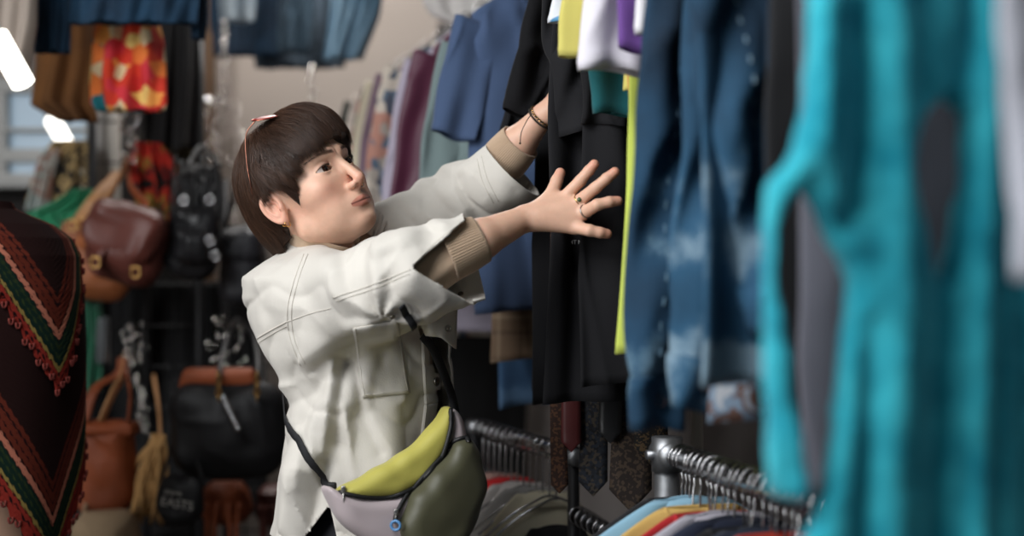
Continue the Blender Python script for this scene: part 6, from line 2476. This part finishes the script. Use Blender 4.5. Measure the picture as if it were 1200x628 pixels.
def poncho_tier(ztop, s_end, rscale, name, parent, s_off, seed):
    na, nz = 420, 150
    a = np.linspace(-np.pi, np.pi, na)
    dist = np.abs((a - a0 + np.pi / 2) % np.pi - np.pi / 2)
    arc = dist * .215 * 1.55
    G = np.zeros((nz, na, 3)); S = np.zeros((nz, na)); K = np.zeros((nz, na))
    zh = np.minimum(ztop - s_end + arc, ztop - .06)
    for j, t in enumerate(np.linspace(0, 1, nz)):
        z = ztop + (zh - ztop) * t
        kn = np.sin(z * 620) * np.sin(a * 88)
        r = prad(z) * rscale + .0010 * kn + .006 * np.sin(a * 7 + seed) * t
        edge = (t > .9) * (np.sin(a * 60) > .1) * -.012 * (t - .9) * 10
        G[j, :, 0] = pc[0] + np.sin(a) * r
        G[j, :, 1] = pc[1] - np.cos(a) * r * .9
        G[j, :, 2] = z + edge
        S[j] = (ztop - z) + arc + s_off
        K[j] = kn
    mb = MB().grid(G)
    me = np_mesh(name, np.vstack(mb.V), np.vstack(mb.Q))
    attr_float(me, S.ravel(), 's'); attr_float(me, K.ravel(), 'knit')
    o = obj(name, me, M_pon, parent); solidify(o, .004)
    # fringe of loops at the edge
    mb = MB()
    for i in range(0, na - 1, 4):
        p = G[-1, i]
        rad = np.array([math.sin(a[i]), -math.cos(a[i]), 0])
        th = np.linspace(-.3, np.pi + .3, 9)
        tan = np.array([math.cos(a[i]), math.sin(a[i]), 0])
        pts = p + rad * .004 + tan * (np.cos(th) * .004)[:, None] + np.array([0, 0, -1.]) * (np.sin(th) * .009 + .001)[:, None]
        mb.tube(pts, .0026, 4)
    mb.build('fringe', mat('poncho_fringe', srgb(100, 34, 26), .95), o)
    return o


dm = thing('tailors_dummy', 'beige tailor dummy wearing the striped poncho at the left edge', 'mannequin', (pc[0], pc[1], 0))
prof = [(252, 33), (240, 31), (222, 31), (205, 32), (196, 30), (192, 0.5)]
G = []
for y, r_ in [(760, 100), (640, 92), (480, 84), (400, 92), (330, 92), (290, 84), (270, 60), (260, 38)] + prof:
    th = np.linspace(0, 2 * np.pi, 49)
    z = P(0, y, PD)[2]; r = r_ / FPX * PD
    G.append(np.stack([pc[0] + np.cos(th) * r - .03 * (y < 250), pc[1] + np.sin(th) * r * .85, np.full(49, z)], 1))
MB().grid(np.array(G)).build('torso', mat('dummy_jersey', srgb(150, 118, 98), .85), dm)
MB().tube(np.array([[pc[0], pc[1], 0.02], [pc[0], pc[1], P(0, 760, PD)[2]]]), .02, 12).build('stand', M_dark, dm)
th = np.linspace(0, 2 * np.pi, 33)
G = [np.stack([pc[0] + np.cos(th) * r, pc[1] + np.sin(th) * r, np.full(33, z)], 1) for r, z in ((.001, .03), (.10, .028), (.17, .018), (.18, .0), (.001, .0))]
MB().grid(np.array(G)).build('base', M_dark, dm)
pon = thing('poncho', 'dark brown crochet poncho with zigzag red, pink, green and yellow stripes at the left edge', 'poncho', (pc[0], pc[1], zt))
poncho_tier(zt + .002, .365, 1.0, 'upper_tier', pon, -.083, 0)
poncho_tier(zt - .100, .640, .965, 'lower_tier', pon, -.34, 2)
# ================================================================== CAMERA / LIGHT
cd = bpy.data.cameras.new('camera')
cam = bpy.data.objects.new('camera', cd)
COL.objects.link(cam)
cam.location = (0, 0, EYE)
cam.rotation_euler = (math.radians(90), 0, 0)
cd.sensor_width = 36
cd.lens = 50.0
cd.clip_start = .05
cd.dof.use_dof = True
cd.dof.focus_distance = 2.50
cd.dof.aperture_fstop = 1.38
cd.dof.aperture_blades = 0
sc.camera = cam

w = bpy.data.worlds.new('daylight')
w.use_nodes = True
w.node_tree.nodes['Background'].inputs[0].default_value = (.80, .90, 1.0, 1)
w.node_tree.nodes['Background'].inputs[1].default_value = .09
sc.world = w


def area(name, loc, target, size, power, color):
    l = bpy.data.lights.new(name, 'AREA'); l.shape = 'RECTANGLE'
    l.size, l.size_y = size; l.energy = power; l.color = color
    o = bpy.data.objects.new(name, l); COL.objects.link(o)
    o.location = loc
    o.rotation_euler = (Vector(target) - Vector(loc)).to_track_quat('-Z', 'Y').to_euler()
    return o


area('shop_skylight', (-1.45, 1.15, 2.93), (-.25, 2.6, 1.2), (2.0, 1.3), 80, (.97, .985, 1.0))
area('shopfront_daylight', (-2.9, -.35, 1.9), (-.1, 2.6, 1.2), (1.4, 1.8), 52, (.98, .99, 1.0))
area('aisle_ceiling_light', (-.75, 4.55, 2.9), (-.65, 4.75, 0), (.9, .35), 26, (1.0, .97, .94))
sc.view_settings.view_transform = 'Standard'
sc.view_settings.look = 'None'
sc.view_settings.exposure = 0.10
sc.view_settings.gamma = 1.0
